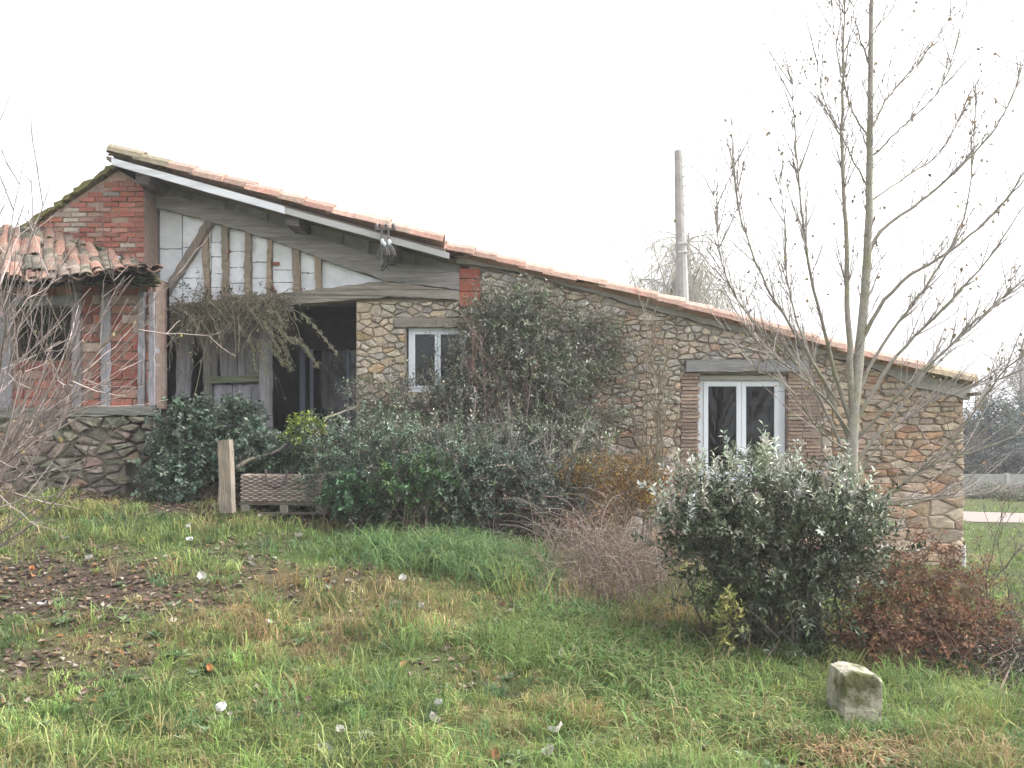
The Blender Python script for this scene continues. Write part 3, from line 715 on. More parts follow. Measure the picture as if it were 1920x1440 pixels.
opc('sill_beam', [(-160, 766), (290, 762), (290, 779), (-160, 785)], YO - .05, YO + .15, M['wood_h'], (.20, .20, .18))
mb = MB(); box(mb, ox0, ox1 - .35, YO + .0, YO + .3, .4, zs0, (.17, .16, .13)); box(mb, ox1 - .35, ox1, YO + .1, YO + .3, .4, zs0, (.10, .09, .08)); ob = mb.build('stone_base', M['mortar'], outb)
for poly in voronoi(ox0, ox1, .75, zs0, lambda x, z: (.2, .11, .4), 9):
    c_ = np.mean(poly, 0); m = MB()
    if c_[0] > ox1 - .4 and c_[1] < 1.25: continue
    if stone_geo(m, poly, YO + .01, R.uniform(.04, .1), R.uniform(.01, .02), pick([((.20, .18, .145), 3), ((.25, .21, .17), 2), ((.14, .135, .10), 2), ((.27, .17, .12), .6)], 1, .22)[0]): m.build('stone', M['stone'], ob)
# warped tile roof
def oroof(u, v):      # u along the eave (0 left, 1 right), v up the slope
    e = np.array([X(-170, 8.85) + u * (X(292, 8.85) - X(-170, 8.85)), 8.85, Z(507, 8.85) + u * (Z(524, 8.85) - Z(507, 8.85)) + .02 * math.sin(u * 9)])
    tu = np.array([X(-170, 9.6) + u * (X(275, 9.6) - X(-170, 9.6)), 9.6, 0])
    ppx = -170 + u * 445; tu[2] = Z(np.interp(ppx, [-170, 90, 275], [424, 439, 506]), 9.6)
    return e + (tu - e) * v + np.array([0, 0, -.05 * math.sin(v * np.pi)])
mb = MB(); nu, nv = 24, 6
V = np.array([[oroof(u, v) - (0, 0, .03) for v in np.linspace(0, 1, nv)] for u in np.linspace(0, 1, nu)]); V2 = V - [0, 0, .06]
g = lambda A, o: [(i * nv + j + o, (i + 1) * nv + j + o, (i + 1) * nv + j + 1 + o, i * nv + j + 1 + o) for i in range(nu - 1) for j in range(nv - 1)]
q = g(V, 0) + [t[::-1] for t in g(V2, nu * nv)]
q += [(i * nv, i * nv + nu * nv, (i + 1) * nv + nu * nv, (i + 1) * nv) for i in range(nu - 1)]
e0 = (nu - 1) * nv; q += [(e0 + j, e0 + j + nu * nv, e0 + j + 1 + nu * nv, e0 + j + 1) for j in range(nv - 1)]
mb.add(np.concatenate([V.reshape(-1, 3), V2.reshape(-1, 3)]), quads=q, col=(.13, .11, .09)); orf = mb.build('roof', M['wood_h'], outb)
tco = [tile_mesh(.42, .066, .013, c, ZF=.6) for c in ((.22, .125, .095), (.26, .145, .11), (.16, .10, .08), (.13, .10, .085), (.085, .075, .06), (.18, .12, .095), (.075, .07, .055))]
ncol = 22
for i in range(ncol):
    for r_ in range(5):
        for kind in (0, 1):
            u = (i + .5 * kind + .25) / ncol; v1 = 1.0 - r_ * .235; v0 = v1 - .29
            a, b = oroof(u, v1), oroof(u, v0); d = Vector(b - a).normalized()
            yax = Vector((1, 0, 0)); zax = d.cross(yax) * (1 if not kind else 1)
            if zax.z < 0: zax = -zax
            yax = zax.cross(d).normalized(); zax = d.cross(yax).normalized()
            mtx = Matrix((d, yax, zax)).transposed().to_euler()
            o = inst('roof_tile', random.choice(tco), Vector(a) + Vector((random.gauss(0, .008), random.gauss(0, .025), random.gauss(.012, .008) + (.042 if kind else 0.0) + .01 * r_)), orf, mtx)
            if kind == 0: o.rotation_euler = (Matrix((d, -yax, -zax)).transposed()).to_euler(); o.location.z += .055
            o.rotation_euler.z += random.gauss(0, .07)
mb = MB()
a, b = np.array(P(90, 441, 9.57)), np.array(P(271, 505, 9.57)); 
mb.add([a, b, b + (0, 0, .05), a + (0, 0, .05), a + (0, -.05, 0), b + (0, -.05, 0)], quads=[(0, 1, 2, 3), (4, 5, 2, 3), (4, 5, 1, 0)], col=(.36, .36, .37)); mb.build('flashing', M['board'], orf)
mb = MB(); pts = []
for _ in range(620):
    u = R.uniform(.2, 1.0); q_ = oroof(u, R.uniform(-.06, .07) if R.random() < .6 else R.uniform(0, 1)); pts.append(q_ + [0, -.03, R.uniform(-.10, .06)])
lumps(mb, pts, .04, (.05, .055, .026)); tag(mb.build('moss', M['moss'], orf), kind='stuff')

# ------------------------------------------------------------------ plant builders
def ell_points(ells, n, shell=.35, holes=.0, seed=0):
    w = np.array([e[6] if len(e) > 6 else e[3] * e[4] * e[5] for e in ells], float); w /= w.sum(); out = []; ctr = []
    for e, k in zip(ells, (w * n).astype(int)):
        d = nrm(R.normal(0, 1, (k, 3))); r = (shell ** 3 + (1 - shell ** 3) * R.random((k, 1))) ** (1 / 3) * (1 + .18 * R.normal(0, 1, (k, 1)))
        p = np.array(e[:3]) + d * r * np.array(e[3:6]); out.append(p); ctr.append(np.tile(e[:3], (k, 1)))
    p = np.concatenate(out); c = np.concatenate(ctr)
    if holes:
        nz = vnoise(p[:, 0] + p[:, 1] * .6, p[:, 2] + p[:, 1] * .4, .17, seed); m = nz > holes; p = p[m]; c = c[m]
    return p, c
def sprays(ml, ms, p, d, length, nl, L, W, pal, spread=.9, stemr=.0018, stemcol=(.12, .09, .07), droop=.0, lift=.0, jit=.2, tuft=None):
    T = len(p); d = nrm(d); length = np.broadcast_to(length, (T,))
    K = 5; t = np.linspace(0, 1, K)
    pts = p[:, None] + d[:, None] * (length[:, None] * t)[..., None] + np.array([0, 0, -1.]) * (droop * length[:, None] * t ** 2)[..., None]
    if ms is not None: tubes(ms, pts, np.full((T, K), stemr) * (1 - .6 * t)[None], np.tile(stemcol, (T, 1)) * R.uniform(.7, 1.3, (T, 1)))
    u = np.linspace(.15, 1, nl)[None] + R.normal(0, .03, (T, nl))
    q = p[:, None] + d[:, None] * (length[:, None] * u)[..., None] + np.array([0, 0, -1.]) * (droop * length[:, None] * u ** 2)[..., None]
    ref = nrm(R.normal(0, 1, (T, 3))); a = nrm(np.cross(d, ref)); b = np.cross(d, a)
    ang = (np.arange(nl) * 2.4)[None] + R.uniform(0, 6, (T, 1))
    side = a[:, None] * np.cos(ang)[..., None] + b[:, None] * np.sin(ang)[..., None]
    ld = d[:, None] * (1 - spread * .55) + side * spread + R.normal(0, .15, (T, nl, 3)) + np.array([0, 0, lift])
    up = np.array([0, 0, 1.]) + R.normal(0, .45, (T, nl, 3)) + d[:, None] * .4
    n = T * nl; Ls = L * R.uniform(.6, 1.2, n); base = pick(pal, T, jit)
    col = np.repeat(base, nl, 0) * R.uniform(.8, 1.2, (n, 1))
    leaves(ml, q.reshape(-1, 3), ld.reshape(-1, 3), up.reshape(-1, 3), Ls, Ls * W, col)
def stems_to(ms, base, tips, r0, col, K=7, bend=.18, spread=.1):
    T = len(tips); t = np.linspace(0, 1, K)[None, :, None]
    b = np.array(base) + R.normal(0, 1, (T, 3)) * [spread, spread * .6, 0]
    mid = (b + tips) / 2 + R.normal(0, bend, (T, 3)) * [1, .7, .4] - (tips - b) * [.22, .22, 0]
    pts = (1 - t) ** 2 * b[:, None] + 2 * t * (1 - t) * mid[:, None] + t ** 2 * tips[:, None]
    pts[:, 1:-1] += R.normal(0, .012, (T, K - 2, 3))
    r = r0 * R.uniform(.6, 1.2, (T, 1)) * (1 - .75 * np.linspace(0, 1, K))[None]
    tubes(ms, pts, r, np.tile(col, (T, 1)) * R.uniform(.7, 1.35, (T, 1)), 4)
def shrub(name, label, base, ells, n, tl, nl, L, W, pal, up=.6, rnd=.5, out=.7, shell=.45, holes=0., stemcol=(.12, .09, .07), nst=40, str_=.008, mat='leaf', droop=.1, spread=.9, lift=0, cat='shrub', seed=0, jit=.2, stb=.15, group=None, minz=True):
    t = thing(name, base, label, cat, group)
    p, c = ell_points(ells, n, shell, holes, seed)
    if minz: p[:, 2] = np.maximum(p[:, 2], ground_z(p[:, 0], p[:, 1]) + .02)
    p[:, 1] = np.where(p[:, 0] < 5.7, np.minimum(p[:, 1], YW - .1), p[:, 1])
    d = nrm(p - c) * out + np.array([0, 0, up]) + R.normal(0, rnd, p.shape)
    ml, ms = MB(), MB()
    sprays(ml, ms, p, d, tl * R.uniform(.5, 1.3, len(p)), nl, L, W, pal, spread, stemcol=stemcol, droop=droop, lift=lift, jit=jit)
    tips = p[R.choice(len(p), min(nst, len(p)), replace=False)]; stems_to(ms, base, tips, str_, stemcol, spread=stb)
    ml.build('foliage', M[mat], t); ms.build('stems', M['twig'], t)
    return t
def gp_(px, py, D):         # a point on the ground under a pixel column
    x = X(px, D); return (x, D, float(ground_z(x, D)))
def E(px, py, D, wpx, hpx, dep, w=None):
    s = D / F; a = (X(px, D), D, Z(py, D), wpx * s, dep, hpx * s); return a + ((w,) if w else ())

GREEN = [((.055, .085, .04), 3), ((.07, .10, .05), 2), ((.045, .07, .045), 2), ((.10, .12, .05), .5)]
BLUEG = [((.08, .13, .085), 3), ((.105, .15, .11), 2), ((.06, .095, .065), 2), ((.16, .19, .145), 1)]
GREYG = [((.14, .20, .10), 1.5), ((.20, .22, .17), 3), ((.15, .175, .125), 3), ((.31, .31, .27), 2), ((.20, .165, .14), 1)]

# evergreen shrub in front of the porch and window
shrub('evergreen_shrub', 'dense dark evergreen shrub in front of the porch opening, beside the wicker trunk', gp_(720, 980, 8.6),
      [E(640, 880, 8.6, 85, 70, .5), E(740, 880, 8.5, 110, 90, .5), E(850, 900, 8.5, 110, 85, .45), E(700, 950, 8.3, 80, 40, .3), E(600, 830, 8.8, 40, 40, .3)], 2600, .16, 9, .05, .42, BLUEG + [((.12, .15, .08), 1), ((.14, .11, .09), .5)], holes=.27, seed=31, nst=60)
shrub('evergreen_shrub', 'low bluish evergreen shrub at the foot of the stone wall, left of the yellow-brown bush', gp_(960, 985, 8.7),
      [E(940, 920, 8.7, 110, 70, .4), E(1030, 930, 8.7, 75, 55, .35), E(900, 860, 8.9, 80, 50, .35)], 1500, .16, 9, .048, .42, [((.10, .13, .105), 3), ((.075, .10, .08), 2), ((.16, .17, .15), 1.4), ((.14, .115, .095), .8)], holes=.2, seed=33, nst=60)
shrub('leafy_seedling', 'small bright green leafy seedling in front of the wicker trunk end', gp_(650, 975, 8.1),
      [E(650, 930, 8.1, 38, 30, .15)], 110, .12, 9, .05, .55, [((.06, .14, .06), 3), ((.08, .16, .08), 1)], nst=10, seed=3, str_=.006)
shrub('leafy_seedling', 'lush mid-green leafy plant low in the middle of the evergreen shrubs', gp_(770, 985, 8.0),
      [E(760, 915, 8.1, 60, 45, .2), E(810, 890, 8.2, 45, 35, .2)], 260, .12, 9, .05, .5, [((.06, .13, .05), 3), ((.09, .15, .05), 1)], nst=18, seed=4, str_=.006)
shrub('lime_bush', 'small lime-yellow leafy bush below the porch opening', gp_(575, 980, 8.8),
      [E(572, 812, 8.75, 30, 24, .15)], 75, .12, 9, .055, .5, [((.22, .27, .05), 3), ((.16, .22, .06), 2)], nst=10, seed=5, str_=.005)
shrub('ivy_bush', 'dark ivy mass between the outbuilding and the leaning post', gp_(370, 930, 9.0),
      [E(350, 850, 9.1, 65, 85, .35), E(430, 815, 9.3, 65, 60, .3), E(480, 845, 9.0, 45, 40, .3), E(325, 900, 8.9, 50, 45, .3), E(560, 870, 9.0, 50, 40, .3)], 1700, .13, 8, .055, .75, BLUEG, holes=.18, seed=6, nst=40)

# climber covering the middle of the wall
clm = shrub('climbing_shrub', 'large grey-green climber with reddish twigs covering the middle of the stone wall', gp_(960, 960, 9.3),
      [E(965, 620, 9.72, 95, 90, .16), E(925, 705, 9.65, 95, 115, .2), E(860, 740, 9.6, 60, 70, .16), E(1050, 640, 9.75, 100, 85, .12), E(840, 800, 9.5, 120, 75, .22), E(1010, 765, 9.55, 130, 110, .25), E(740, 765, 9.55, 85, 60, .2), E(850, 850, 9.1, 120, 50, .25), E(720, 830, 9.2, 80, 40, .25), E(960, 580, 9.75, 70, 50, .1), E(1130, 650, 9.8, 50, 60, .07), E(1010, 860, 9.3, 130, 70, .3), E(1110, 720, 9.75, 60, 90, .1)],
      8200, .2, 7, .056, .40, GREYG, up=.5, rnd=.6, holes=.3, seed=41, stemcol=(.22, .18, .155), nst=150, str_=.007, stb=.35, shell=.2, jit=.25)
def bare(name, label, base, targets, r0, col, ntw, tl, cat='shrub', sub=2, mat='twig', wig=.03, parent=None, bend=.1, leafpal=None, nleaf=0, leafL=.03):
    t = parent or thing(name, base, label, cat)
    ms = MB(); T = []
    for tg_ in targets:
        b = np.array(base) + R.normal(0, .05, 3) * [1, 1, 0]; tg_ = np.array(tg_); mid = (b + tg_) / 2 + R.normal(0, bend, 3) + [0, 0, -.08]
        p = spline([b, mid, tg_], 18); p[1:-1] += R.normal(0, wig * .12, (16, 3)); ln = np.linalg.norm(tg_ - b)
        tubes(ms, p[None], (r0 * (1 - .82 * np.linspace(0, 1, 18) ** .8))[None], np.asarray(col) * R.uniform(.8, 1.3), 5); T.append((p, ln))
    tips = []
    for lev in range(sub):
        NT = []
        for p, ln in T:
            k = max(1, int(ntw * ln / (1 if lev == 0 else .6)))
            for _ in range(k):
                i = R.integers(int(len(p) * .2), len(p) - 1); dr_ = nrm(p[min(i + 1, len(p) - 1)] - p[i - 1]); d = nrm(dr_ + R.normal(0, .55, 3) + [0, 0, .25])
                l = tl * R.uniform(.3, 1.3) * (.55 ** lev); q = p[i] + d * np.linspace(0, l, 7)[:, None] + np.array([0, 0, .15 * l]) * (np.linspace(0, 1, 7) ** 2)[:, None] + R.normal(0, .006, (7, 3)) * np.linspace(0, 1, 7)[:, None]
                NT.append((q, l))
        if NT:
            A = np.stack([q for q, l in NT]); tubes(ms, A, (r0 * .32 * (.6 ** lev) * (1 - .7 * np.linspace(0, 1, 7)))[None] * R.uniform(.6, 1.2, (len(NT), 1)) + .0009, np.tile(col, (len(NT), 1)) * R.uniform(.7, 1.5, (len(NT), 1)), 3)
            tips += [q for q, l in NT]
        T = NT
    ms.build('branches', M[mat], t)
    if nleaf and tips:
        A = np.stack(tips); k = R.integers(0, len(A), nleaf); pp = A[k, R.integers(3, 7, nleaf)]
        ml = MB(); leaves(ml, pp, R.normal(0, 1, (nleaf, 3)) + [0, 0, -.6], R.normal(0, 1, (nleaf, 3)), leafL * R.uniform(.6, 1.2, nleaf), leafL * .7, pick(leafpal, nleaf)); ml.build('foliage', M['dry'], t)
    return t
bare('wall_sapling', 'thin bare upright sapling against the wall left of the right-hand window', gp_(1215, 960, 9.4), [P(a, b, 9.65) for a, b in ((1185, 620), (1205, 560), (1225, 590), (1250, 640), (1262, 700), (1170, 700), (1215, 650), (1240, 600))], .012, (.21, .19, .14), 9, .35)
bare('reddish_twig_bush', 'leafless reddish twiggy bush under the left window', gp_(870, 965, 9.2), [P(a, b, 9.5) for a, b in ((885, 640), (890, 660), (910, 690), (940, 660), (830, 730), (960, 730), (800, 760), (900, 620), (1000, 700), (1020, 800), (930, 780), (760, 800))], .010, (.23, .15, .13), 6, .35)
bare('grey_twig_bush', 'bare grey twiggy bush growing through the low evergreen shrub', gp_(930, 985, 8.6), [P(a, b, 8.7) for a, b in ((800, 800), (850, 780), (890, 810), (930, 790), (980, 800), (1020, 820), (1060, 850), (760, 850), (830, 830), (960, 840), (700, 870), (1090, 830))], .007, (.27, .24, .22), 8, .35)
# yellow-brown bush
shrub('yellow_brown_bush', 'yellow and brown autumn bush at the foot of the wall left of the window', gp_(1140, 1000, 8.7),
      [E(1140, 905, 8.7, 90, 45, .3), E(1200, 920, 8.7, 45, 45, .25), E(1075, 900, 8.7, 40, 35, .25)], 700, .14, 7, .035, .5, [((.23, .14, .04), 2), ((.16, .10, .045), 3), ((.38, .25, .04), .8), ((.12, .09, .04), 2)], holes=.25, seed=51, stemcol=(.16, .10, .06), nst=60, mat='dry')
# dry grey bramble thicket
t = thing('bramble_thicket', gp_(1140, 1100, 7.3), 'tangle of dry grey-mauve bramble stems left of the big glossy shrub', 'brambles')
ms = MB(); n = 1500
bx_ = R.normal(0, 1, n) * .36 + X(1160, 7.2); by_ = R.normal(0, 1, n) * .5 + 7.15; keep = (bx_ > .15) & (by_ < 8.6); bx_, by_ = bx_[keep], by_[keep]; n = len(bx_)
bz_ = ground_z(bx_, by_); h = R.gamma(4, .1, n) * np.clip((by_ - 5.0) / 2.2, .25, 1.15); dirv = np.column_stack([R.normal(-.1, .45, n), R.normal(-.2, .4, n)]) * h[:, None]
tt = np.linspace(0, 1, 7)[None]
pts = np.stack([bx_[:, None] + dirv[:, :1] * tt ** 1.4, by_[:, None] + dirv[:, 1:] * tt ** 1.4, bz_[:, None] + h[:, None] * (tt * 1.5 - .75 * tt ** 2.2)], -1); pts[:, 1:] += R.normal(0, .008, (n, 6, 3))
tubes(ms, pts, np.full((n, 7), .0022) * (1 - .5 * tt) * R.uniform(.6, 1.5, (n, 1)), pick([((.26, .20, .17), 3), ((.31, .25, .22), 2), ((.20, .15, .12), 2), ((.34, .29, .22), 1)], n)); ms.build('stems', M['twig'], t)
k = R.integers(0, n, 3200); ml = MB(); leaves(ml, pts[k, R.integers(2, 7, len(k))], R.normal(0, 1, (len(k), 3)), R.normal(0, 1, (len(k), 3)), .022 * R.uniform(.5, 1.3, len(k)), .009, pick([((.24, .18, .14), 3), ((.30, .24, .18), 2), ((.12, .13, .06), 1)], len(k))); ml.build('dry_leaves', M['dry'], t)

# big glossy evergreen on the right (silvery leaf undersides)
t = thing('glossy_shrub', gp_(1455, 1245, 5.7), 'big rounded dark shrub with silvery glossy leaves in front of the right-hand window', 'shrub')
DE = 5.75
ells = [E(1450, 1020, DE, 170, 120, .5), E(1330, 985, DE, 80, 85, .35), E(1550, 1020, DE, 85, 90, .38), E(1425, 905, DE, 75, 55, .3), E(1435, 1140, DE, 105, 95, .36), E(1620, 1000, DE, 35, 60, .22), E(1290, 940, DE, 45, 50, .25), E(1600, 940, DE, 35, 50, .22)]
p, c = ell_points(ells, 1750, .35, .3, 61); p[:, 2] = np.maximum(p[:, 2], ground_z(p[:, 0], p[:, 1]) + .03)
hz = np.clip((p[:, 2] - .55) / .9, 0, 1)[:, None]
d = nrm(p - c) * .6 + np.array([0, 0, .75]) * (.3 + hz) + R.normal(0, .38, p.shape)
ml, ms = MB(), MB()
pe = [((.06, .08, .04), 3), ((.07, .095, .052), 2), ((.04, .055, .03), 2), ((.11, .13, .075), 1.2)]
young = R.random(len(p)) < np.clip((hz[:, 0] - .35) * 1.5, 0, .85)
sprays(ml, ms, p[~young], d[~young], .2 * R.uniform(.6, 1.3, (~young).sum()), 12, .055, .42, pe, .75, .0022, (.16, .13, .10), .05, .1)
ps = [((.36, .38, .30), 2), ((.50, .52, .45), 1.5), ((.14, .17, .11), 2)]
sprays(ml, ms, p[young], d[young], .21 * R.uniform(.6, 1.3, young.sum()), 13, .055, .36, ps, .75, .0022, (.2, .17, .13), .02, .1)
tops = [(1375, 880), (1420, 860), (1440, 838), (1455, 850), (1470, 870), (1500, 900), (1590, 870), (1605, 850), (1612, 880), (1560, 930), (1290, 920), (1265, 900), (1250, 930), (1320, 890), (1640, 930), (1340, 900), (1400, 885), (1530, 930), (1660, 950)]
tp = np.array([P(a + R.normal(0, 9), b + 62, DE + R.normal(0, .15)) for a, b in tops for _ in range(4)])
sprays(ml, ms, tp, np.tile([0, 0, 1.], (len(tp), 1)) + R.normal(0, .16, tp.shape), .3 * R.uniform(.6, 1.15, len(tp)), 17, .055, .34, [((.30, .33, .26), 1), ((.45, .47, .40), 1)], .7, .0025, (.2, .17, .13), .0, .1)
stems_to(ms, gp_(1455, 1245, 5.7), p[R.choice(len(p), 60, replace=False)], .012, (.10, .085, .07), spread=.2)
ml.build('foliage', M['elaeag'], t); ms.build('stems', M['twig'], t)
shrub('yellow_leaf_sprig', 'sprig of pale yellow-green leaves low in front of the big glossy shrub', gp_(1365, 1240, 5.1), [E(1365, 1165, 5.1, 22, 45, .08)], 34, .12, 7, .045, .55, [((.22, .22, .06), 2), ((.14, .16, .05), 2)], nst=8, str_=.004, seed=7)
# red-brown bracken
shrub('brown_bracken', 'rust-brown dead bracken clump behind the mossy stone', gp_(1730, 1290, 5.7),
      [E(1720, 1165, 5.7, 125, 100, .4), E(1810, 1190, 5.8, 85, 75, .35), E(1640, 1210, 5.5, 65, 65, .3), E(1740, 1070, 5.9, 75, 50, .3)], 1700, .17, 8, .038, .45, [((.19, .10, .06), 3), ((.15, .09, .06), 3), ((.25, .15, .09), 1.2), ((.11, .08, .06), 2)], up=.4, rnd=.6, holes=.24, seed=71, stemcol=(.15, .09, .065), nst=140, mat='dry', droop=.25, stb=.4)
bare('dark_twig_bush', 'dark bare twigs rising at the right edge beside the bracken', gp_(1850, 1270, 5.9), [P(a, b, 6.0 + R.normal(0, .2)) for a, b in ((1800, 1060), (1840, 1070), (1870, 1010), (1890, 1060), (1915, 1020), (1860, 1110), (1930, 1080), (1885, 930), (1945, 1030))], .008, (.13, .11, .10), 9, .25)
# low dark undergrowth beside the stone and to the right edge
shrub('undergrowth', 'low dark undergrowth at the right edge below the bracken', gp_(1870, 1320, 5.0), [E(1860, 1250, 5.4, 110, 50, .3), E(1930, 1230, 5.6, 60, 60, .3)], 420, .12, 8, .035, .45, [((.06, .065, .05), 3), ((.09, .07, .055), 2), ((.07, .09, .05), 1)], holes=.2, seed=81, nst=30)

# dead vine hanging from the tie beam with seed plumes
t = thing('dead_vine', P(420, 620, 9.85), 'brown dead vine with drooping seed plumes hanging from the tie beam over the porch', 'vine')
ms, ml = MB(), MB(); n = 800
b = np.stack([X(R.uniform(285, 530, n), 9.85), 9.85 + R.normal(0, .06, n), np.zeros(n)], -1); b[:, 2] = [Z(np.interp(960 + q[0] / 9.85 * F, [285, 530], [585, 562]) + R.normal(4, 8), 9.85) for q in b]
l = R.gamma(2.5, .11, n); d = np.column_stack([R.normal(.1, .8, n), -np.abs(R.normal(0, .35, n)), R.normal(-.1, .5, n)]); d = nrm(d); tt = np.linspace(0, 1, 8)[None, :, None]
pts = b[:, None] + d[:, None] * l[:, None, None] * tt + np.array([0, 0, -1.]) * l[:, None, None] * tt ** 2 * .6; pts[:, 1:] += R.normal(0, .012, (n, 7, 3))
tubes(ms, pts, np.full((n, 8), .0032) * R.uniform(.5, 1.8, (n, 1)) * (1 - .5 * tt[..., 0]), pick([((.20, .17, .12), 3), ((.15, .13, .095), 3), ((.27, .24, .19), 1)], n)); ms.build('stems', M['twig'], t)
k = R.integers(0, n, 6000); leaves(ml, pts[k, R.integers(1, 8, len(k))] + R.normal(0, .02, (len(k), 3)), R.normal(0, .6, (len(k), 3)) + [0, 0, -.8], R.normal(0, 1, (len(k), 3)), .05 * R.uniform(.5, 1.3, len(k)), .014, pick([((.25, .215, .15), 3), ((.19, .175, .12), 3), ((.31, .28, .21), 1.4), ((.14, .15, .085), 1)], len(k))); ml.build('dry_leaves', M['dry'], t)
for (a0, a1, a2) in (((430, 590), (500, 597), (545, 640)), ((440, 600), (490, 600), (522, 655)), ((460, 620), (520, 630), (545, 690)), ((450, 600), (560, 585), (628, 660)), ((470, 640), (560, 640), (592, 682)), ((420, 610), (480, 640), (500, 700)), ((440, 600), (520, 590), (532, 610)), ((400, 600), (470, 640), (478, 690)), ((420, 620), (505, 650), (530, 680))):
    m = MB(); D_ = 9.55 + R.uniform(-.15, .15); p = spline([P(*a0, 9.8), P(*a1, D_ + .05), P(*a2, D_)], 16); tubes(m, p[None], np.full((1, 16), .004), (.25, .23, .18), 4)
    kk = 170; i = R.integers(9, 16, kk); q = p[i] + R.normal(0, .016, (kk, 3)); leaves(m, q, (p[-1] - p[9])[None] * 2 + R.normal(0, .25, (kk, 3)), R.normal(0, 1, (kk, 3)), .045, .008, pick([((.30, .29, .20), 2), ((.22, .22, .14), 2)], kk)); m.build('seed_plume', M['dry'], t)
shrub('ivy_shoots', 'green ivy shoots climbing the white panels above the dead vine', P(380, 575, 9.9), [E(365, 555, 9.92, 35, 22, .04), E(440, 552, 9.92, 40, 12, .04), E(480, 550, 9.92, 30, 10, .04)], 46, .1, 5, .045, .5, [((.05, .075, .04), 1), ((.08, .10, .05), 1)], nst=12, str_=.004, seed=8, minz=False)
shrub('ivy_in_window', 'ivy leaves filling the open window of the brick outbuilding', P(60, 690, 9.4), [E(62, 640, 9.36, 30, 34, .08), E(95, 610, 9.4, 20, 25, .06)], 90, .1, 6, .05, .6, [((.06, .075, .03), 2), ((.11, .11, .04), 1), ((.035, .05, .025), 2)], nst=8, str_=.004, seed=10, minz=False)

# bare reddish shrub at the left edge
tg = [(45, 385), (95, 345), (0, 320), (45, 300), (110, 480), (170, 540), (240, 560), (290, 590), (255, 640), (270, 700), (215, 620), (150, 600), (75, 560), (30, 470), (230, 780), (160, 760), (100, 660), (60, 700), (200, 860), (250, 520), (130, 690), (20, 640), (285, 540)]
bare('bare_shrub', 'leafless grey-brown shrub with arching branches at the left edge', (X(-190, 5.6), 5.7, float(ground_z(-4.2, 5.7)) + .1), [P(a, b, 5.6 + R.normal(0, .35)) for a, b in tg], .014, (.23, .19, .175), 3.6, .55, sub=2, bend=.14, leafpal=[((.3, .24, .12), 1), ((.2, .14, .08), 1)], nleaf=22, leafL=.05)

# young tree with pale trunk on the right
DT = 7.6
t = thing('young_tree', gp_(1600, 1120, DT), 'young bare tree with pale trunk and few brown leaves before the wall', 'tree')
bk = np.array((.30, .28, .25)); mtr = MB(); g0 = np.array(gp_(1597, 1120, DT)) - [0, 0, .05]
trunk_p = [g0, P(1596, 900, DT), P(1603, 750, DT), P(1612, 656, DT), P(1626, 486, DT), P(1631, 272, DT), P(1634, 0, DT), P(1640, -260, DT)]
LB = [limb(mtr, trunk_p, .07, .011, bk * 1.1, 44, 9, .002)]; mtr.build('trunk', M['bark'], t, True)
lim = [(.045, [(1600, 790), (1594, 690), (1588, 486), (1579, 272), (1583, 49), (1588, -120)], -.1),
       (.03, [(1598, 800), (1560, 680), (1549, 632), (1529, 559), (1500, 364), (1490, 243), (1483, 130)], -.3),
       (.026, [(1595, 830), (1530, 690), (1500, 641), (1432, 525), (1393, 423), (1374, 292), (1372, 210)], .3),
       (.022, [(1590, 860), (1500, 690), (1432, 627), (1364, 525), (1340, 389), (1335, 340)], -.5),
       (.017, [(1575, 760), (1510, 650), (1476, 525), (1471, 413), (1455, 330)], .1),
       (.028, [(1626, 486), (1639, 452), (1743, 364), (1836, 277), (1895, 190), (1930, 60)], .2),
       (.032, [(1614, 640), (1640, 590), (1695, 525), (1787, 467), (1918, 340), (2000, 240)], -.3),
       (.024, [(1606, 740), (1641, 671), (1763, 496), (1806, 413), (1826, 243), (1830, 160)], .4),
       (.028, [(1604, 790), (1675, 675), (1777, 569), (1860, 476), (1918, 389), (1980, 300)], -.1),
       (.026, [(1602, 830), (1680, 745), (1743, 685), (1855, 578), (1918, 525), (2000, 450)], -.5),
       (.024, [(1602, 870), (1690, 760), (1760, 668), (1801, 632), (1882, 560), (1950, 500)], .3),
       (.022, [(1600, 960), (1670, 924), (1718, 888), (1759, 865), (1829, 846), (1920, 810), (1990, 780)], -.8),
       (.022, [(1700, 905), (1798, 810), (1857, 729), (1884, 693), (1920, 660), (1960, 600)], -.8),
       (.016, [(1600, 900), (1680, 800), (1780, 740), (1860, 715), (1930, 690)], -.6),
       (.016, [(1598, 980), (1680, 940), (1760, 935), (1850, 925), (1900, 920)], -.7),
       (.018, [(1600, 820), (1540, 740), (1480, 690), (1430, 650), (1390, 600)], -.7),
       (.014, [(1598, 850), (1540, 810), (1470, 720), (1400, 690)], -.6),
       (.014, [(1633, 250), (1660, 190), (1720, 120), (1790, 20)], .3), (.014, [(1629, 300), (1690, 240), (1760, 170), (1800, 60)], -.2), (.012, [(1633, 60), (1670, 20), (1690, -60)], .2),
       (.013, [(1630, 260), (1600, 210), (1570, 100), (1560, 0)], .3), (.012, [(1632, 130), (1610, 60), (1590, -20)], -.2), (.014, [(1628, 380), (1700, 330), (1760, 290), (1820, 170)], .5), (.012, [(1627, 350), (1590, 280), (1540, 170), (1530, 100)], -.4)]
for r0, pp, dd in lim:
    m = MB(); L3 = [P(a, b, DT + dd * (k / (len(pp) - 1))) for k, (a, b) in enumerate(pp)]
    LB.append(limb(m, L3, r0 * .78, .003, bk * R.uniform(.75, 1.15) * np.array([1, .98, .95]), 26, 6, .004)); m.build('limb', M['bark'], t, True)
NT = []
